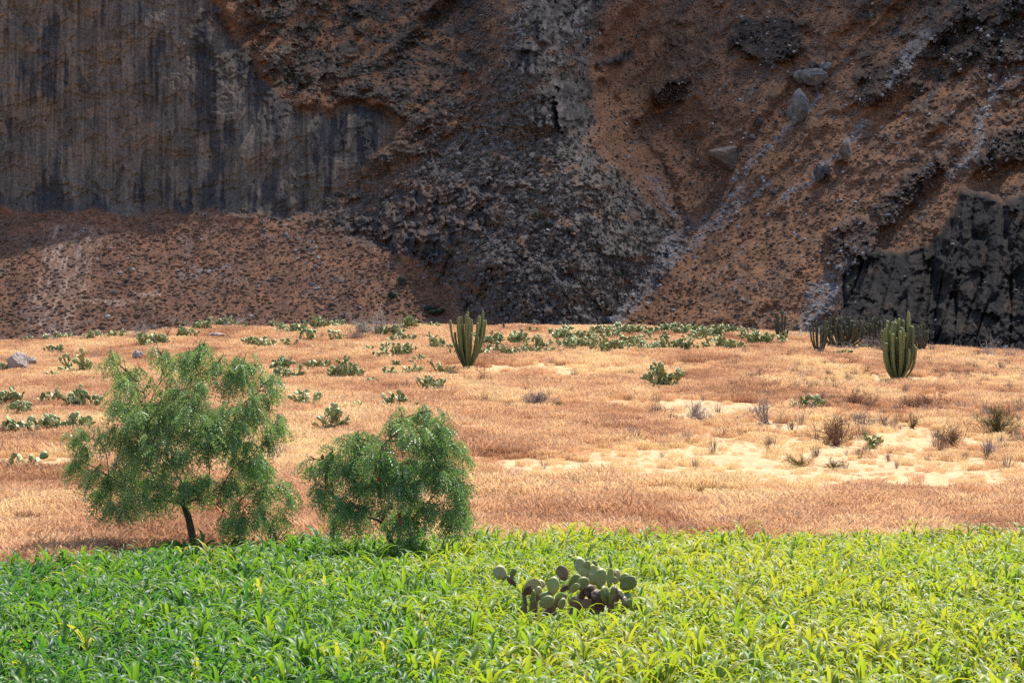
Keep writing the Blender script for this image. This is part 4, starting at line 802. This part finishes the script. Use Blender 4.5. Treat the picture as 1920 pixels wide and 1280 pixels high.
# the near prickly pear standing in the maize: pads placed one by one (photo px of pad foot and tip, width px, depth offset, material, turn)
hero = bpy.data.objects.new("prickly_pear", None); COL.objects.link(hero); HZ = float(H(HC[0], HC[1])); hero.location = (HC[0], HC[1], HZ)
tag(hero, "sprawling spiny prickly pear with withered brown pads standing in the maize", "prickly pear", "prickly pears scattered over the hill"); hd = topix(np.array([HC[0], HC[1], HZ]))[2]
HP = [((949,1084),(928,1062),24,-.1,'Y',.3),((968,1098),(951,1080),12,-.1,'B',.2),((958,1083),(966,1064),11,-.1,'H',.1),((1062,1088),(1048,1060),22,0,'B',.1),((1035,1116),(1039,1080),23,-.25,'H',.1),((1075,1092),(1050,1108),9,.1,'B',.4),
 ((985,1112),(1012,1088),26,.1,'Y',.5),((984,1118),(994,1097),14,-.2,'B',.3),((1001,1136),(1000,1104),8,-.35,'H',.9),((1012,1118),(1008,1098),13,-.1,'Y',.2),((1000,1100),(1022,1092),10,.1,'Y',1.0),((1025,1128),(1020,1108),24,-.3,'H',.6),((1012,1135),(1040,1122),22,-.45,'H',.5),
 ((1042,1132),(1058,1112),20,-.35,'H',.5),((1068,1108),(1085,1075),19,.0,'H',.5),((1092,1108),(1093,1080),25,-.2,'H',.3),((1070,1110),(1084,1094),16,-.4,'H',.5),((1104,1085),(1080,1044),24,.25,'H',.3),((1070,1046),(1068,1040),7,.2,'H',.2),((1098,1075),(1103,1050),14,.3,'H',.2),((1096,1068),(1100,1043),4,.4,'H',.2),
 ((1110,1096),(1118,1056),28,.2,'H',.3),((1124,1104),(1128,1064),24,.1,'H',.3),((1120,1060),(1112,1050),8,.2,'H',.2),((1142,1102),(1146,1064),13,-.1,'H',.2),((1145,1066),(1144,1038),6,.0,'H',1.2),((1155,1094),(1156,1066),17,.25,'Y',.2),((1153,1094),(1152,1080),9,-.2,'H',.1),((1162,1090),(1178,1076),16,.3,'H',.2),((1163,1102),(1192,1084),26,-.1,'H',.2),
 ((1108,1122),(1104,1096),24,-.3,'B',.4),((1128,1128),(1110,1104),20,-.35,'B',.5),((1092,1124),(1096,1100),16,-.25,'B',.3),((1088,1132),(1086,1112),20,-.2,'B',.6),((1140,1132),(1130,1098),18,-.45,'H',.7),((1143,1134),(1151,1096),11,-.5,'H',1.0),((1158,1128),(1150,1100),18,-.2,'B',.4),((1172,1122),(1158,1104),8,-.35,'Y',.4),
 ((1182,1138),(1172,1112),22,-.3,'H',.7),((1190,1142),(1202,1130),14,-.4,'H',.5),((1168,1134),(1172,1118),9,-.4,'B',.3),((1070,1134),(1078,1118),14,-.5,'B',.4),((1056,1140),(1050,1122),20,-.5,'H',.4),((1100,1140),(1098,1120),22,-.2,'B',.5),((1120,1142),(1128,1122),24,-.1,'B',.5),((998,1130),(1006,1112),18,0,'B',.5),((1150,1086),(1153,1070),8,.2,'Y',.4)]
HM = {'H': M_PADH, 'Y': M_PADY, 'B': M_PADB}; r = np.random.default_rng(77)
for (f, t, w, dep, mk, tn) in HP:
    a_ = Vector(at(float(f[0]), float(f[1]), hd + dep)) - hero.location; b_ = Vector(at(float(t[0]), float(t[1]), hd + dep - .05 + r.normal(0, .06))) - hero.location
    d = b_ - a_; L = d.length; z = d.normalized(); n_ = Vector((math.sin(tn), -math.cos(tn), .15)); x_ = n_.cross(z).normalized() * -1; y_ = z.cross(x_).normalized()
    x_ = y_.cross(z); ww = w * hd / F / max(math.cos(tn), .55); v, q = pad_geo(ww, L, .05, 4, 18); nb2 = fbm(v[:, 0] * 5 + f[0], v[:, 2] * 5, 2, 7); v[:, 1] += .03 * nb2 + .12 * (v[:, 2] - L / 2) ** 2 * (1 if r.random() < .5 else -1)
    if mk == 'B': v[:, 1] += .05 * fbm(v[:, 0] * 9 + f[0], v[:, 2] * 9, 2, 8); v[:, 0] *= 1 + .2 * fbm(v[:, 2] * 8, v[:, 0] * 3 + f[1], 2, 9)
    M = Matrix((x_, y_, z)).transposed().to_4x4(); M.translation = a_; o = link("pad", mesh_np("pad", v, q, True, HM[mk], tint=np.full(len(v), r.random())), hero); o.matrix_local = M
b = MB(); r = np.random.default_rng(78)
for px, py, px2, py2, rd in ((1075,1150,1090,1118,.10),(1110,1150,1112,1112,.13),(1140,1150,1146,1110,.10),(1000,1148,1000,1118,.08),(1020,1145,1060,1118,.06),(1185,1150,1160,1112,.05),(985,1150,980,1110,.05),(1040,1152,1034,1116,.08),(1128,1152,1100,1122,.14),(1165,1150,1182,1118,.05)):
    b.tube(curve_pts(at(float(px), float(py + 6), hd) - np.array(hero.location), at(float(px2), float(py2), hd) - np.array(hero.location), 7, r, .06), np.linspace(rd, rd * .6, 7) * (1 + .2 * r.random(7)), 8)
link("trunk", b.mesh("trunk", M_PADB), hero)

# ------------------------------------------------------------------ candelabra cacti
def stem_mesh(pts, rad, seed, mat, tint=.5):
    r = np.random.default_rng(seed); n = len(pts); ribs = 7; ns = ribs * 2; T = np.gradient(pts, axis=0); T /= np.linalg.norm(T, axis=1)[:, None]
    A = np.cross(T, np.array([.2, 1, .05])); A /= np.linalg.norm(A, axis=1)[:, None]; B = np.cross(T, A); th = np.arange(ns) * 2 * np.pi / ns + r.random()
    prof = np.where(np.arange(ns) % 2 == 0, 1.0, .74); V_ = pts[:, None] + (rad[:, None] * prof[None])[..., None] * (np.cos(th)[None, :, None] * A[:, None] + np.sin(th)[None, :, None] * B[:, None])
    i, j = np.meshgrid(np.arange(n - 1), np.arange(ns), indexing='ij'); jn = (j + 1) % ns; Q = np.stack([i * ns + j, i * ns + jn, (i + 1) * ns + jn, (i + 1) * ns + j], -1).reshape(-1, 4)
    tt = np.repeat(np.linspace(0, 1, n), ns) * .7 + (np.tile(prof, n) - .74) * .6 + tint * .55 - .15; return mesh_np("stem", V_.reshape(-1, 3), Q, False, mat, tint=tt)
def candelabra(px, py, w, h, ns, rpx, mat, label, seed, lean=0.0, flare=3.0, jag=.2):
    r = np.random.default_rng(seed); p = ground_hit(px, py); s = topix(p)[2] / F; W, Hh, R = w * s, h * s, rpx * s
    root = bpy.data.objects.new("candelabra_cactus", None); COL.objects.link(root); root.location = p; tag(root, label, "cactus", "candelabra cacti on the hill")
    for i in range(ns):
        fr_ = math.sqrt((i + .4) / ns); az = i * 2.39996 + r.normal(0, .2); ex, ey = fr_ * math.cos(az), fr_ * math.sin(az); x1, y1 = ex * W / 2, ey * W / 2 * .9
        top = Hh * ((1.0 - .30 * fr_ ** 2 * r.random() + r.normal(0, .12)) * (.55 + .4 * r.random() if (ey < -.2 and r.random() < .6) else 1.0)); z0 = r.random() * .1 * Hh * fr_; t = np.concatenate([np.linspace(0, .955, 17), [.978, .992, 1.0]]); bend = 1 - (1 - t) ** (flare * (.8 + .4 * r.random()))
        pts = np.stack([x1 * (.12 + .88 * bend) + lean * t * W * .3 + r.normal(0, .05) * W * t, y1 * (.12 + .88 * bend), -.05 + z0 + t * (top - z0)], -1)
        rad = R * (.75 + .3 * t) * (1 - .0 * t); rad = rad * (1 + jag * np.abs(np.sin(t * (7 + 5 * r.random()) + r.random() * 6)) - jag * .5); rad[-3:] *= np.array([.88, .62, .1]); rad *= .85 + .3 * r.random()
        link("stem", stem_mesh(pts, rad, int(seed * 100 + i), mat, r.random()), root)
    b = MB(); b.tube([(0, 0, -.1), (0, 0, .25 * R * 6), (0, 0, Hh * .22)], [R * 1.9, R * 2.1, R * 1.2], 10); link("trunk", b.mesh("trunk", M_BARK), root); return root
candelabra(878, 697, 68, 104, 26, 2.35, M_STEM, "first candelabra cactus with slim upright arms left of the hill's centre", 5, .08, 2.0)
candelabra(1684, 718, 64, 114, 40, 3.0, M_STEM, "biggest thick-armed candelabra cactus standing apart on the right slope", 6, 0, 2.8, .3)
candelabra(1578, 656, 84, 60, 44, 2.2, M_STEMD, "dark wide candelabra cluster on the crest before the black buttress", 7, 0)
candelabra(1536, 664, 40, 60, 12, 2.0, M_STEMD, "thin sparse candelabra stems at left end of the dark cluster", 8, 0)
candelabra(1640, 656, 66, 58, 34, 2.0, M_STEMD, "tangled dark candelabra just left of the biggest cactus", 9, 0)
candelabra(1722, 664, 50, 62, 11, 2.0, M_STEMD, "sparse dark candelabra stems peeping right of the biggest cactus", 10, 0)
candelabra(1464, 640, 34, 52, 8, 2.1, M_STEMD, "few dark forked cactus stems beside the bright prickly pear", 11, 0)
candelabra(943, 624, 10, 18, 3, 1.8, M_STEMD, "tiny dark forked cactus stump on the crest right of first candelabra", 12, 0)

# ------------------------------------------------------------------ dry stalks standing in the maize
for n, (px, py, h, lb) in enumerate([(284, 1150, 34, "dark dry stalk leaning in the maize below the larger tree"), (1312, 1262, 60, "tall thin brown stalk near the bottom edge right of centre"), (1515, 1165, 40, "dry reddish stalk in the yellowish maize right of the prickly pear"), (1775, 1175, 36, "dry reddish stalk in the maize towards the right edge")]):
    p = at(float(px), float(py), F * 3.5 / (py - 785)); p[2] = H(p[0], p[1]); s_ = p[1] / F; r = np.random.default_rng(900 + n); b = MB(); top = .55 + h * s_
    st = curve_pts(np.array([0, 0, -.03]), np.array([r.normal(0, .12), r.normal(0, .05), top]), 8, r, .04); b.tube(st, np.linspace(.012, .005, 8), 5, .3)
    for q in range(7):
        a_ = st[3 + q % 5]; b.tube(curve_pts(a_, a_ + np.array([r.normal(0, .09), r.normal(0, .09), .05 + .1 * r.random()]), 4, r, .1), np.linspace(.006, .003, 4), 3, r.random())
    tag(link("dry_stalk", b.mesh("dry_stalk", M_TWIG["brown"], False), None, p), lb, "stalk", "dry stalks in the maize")
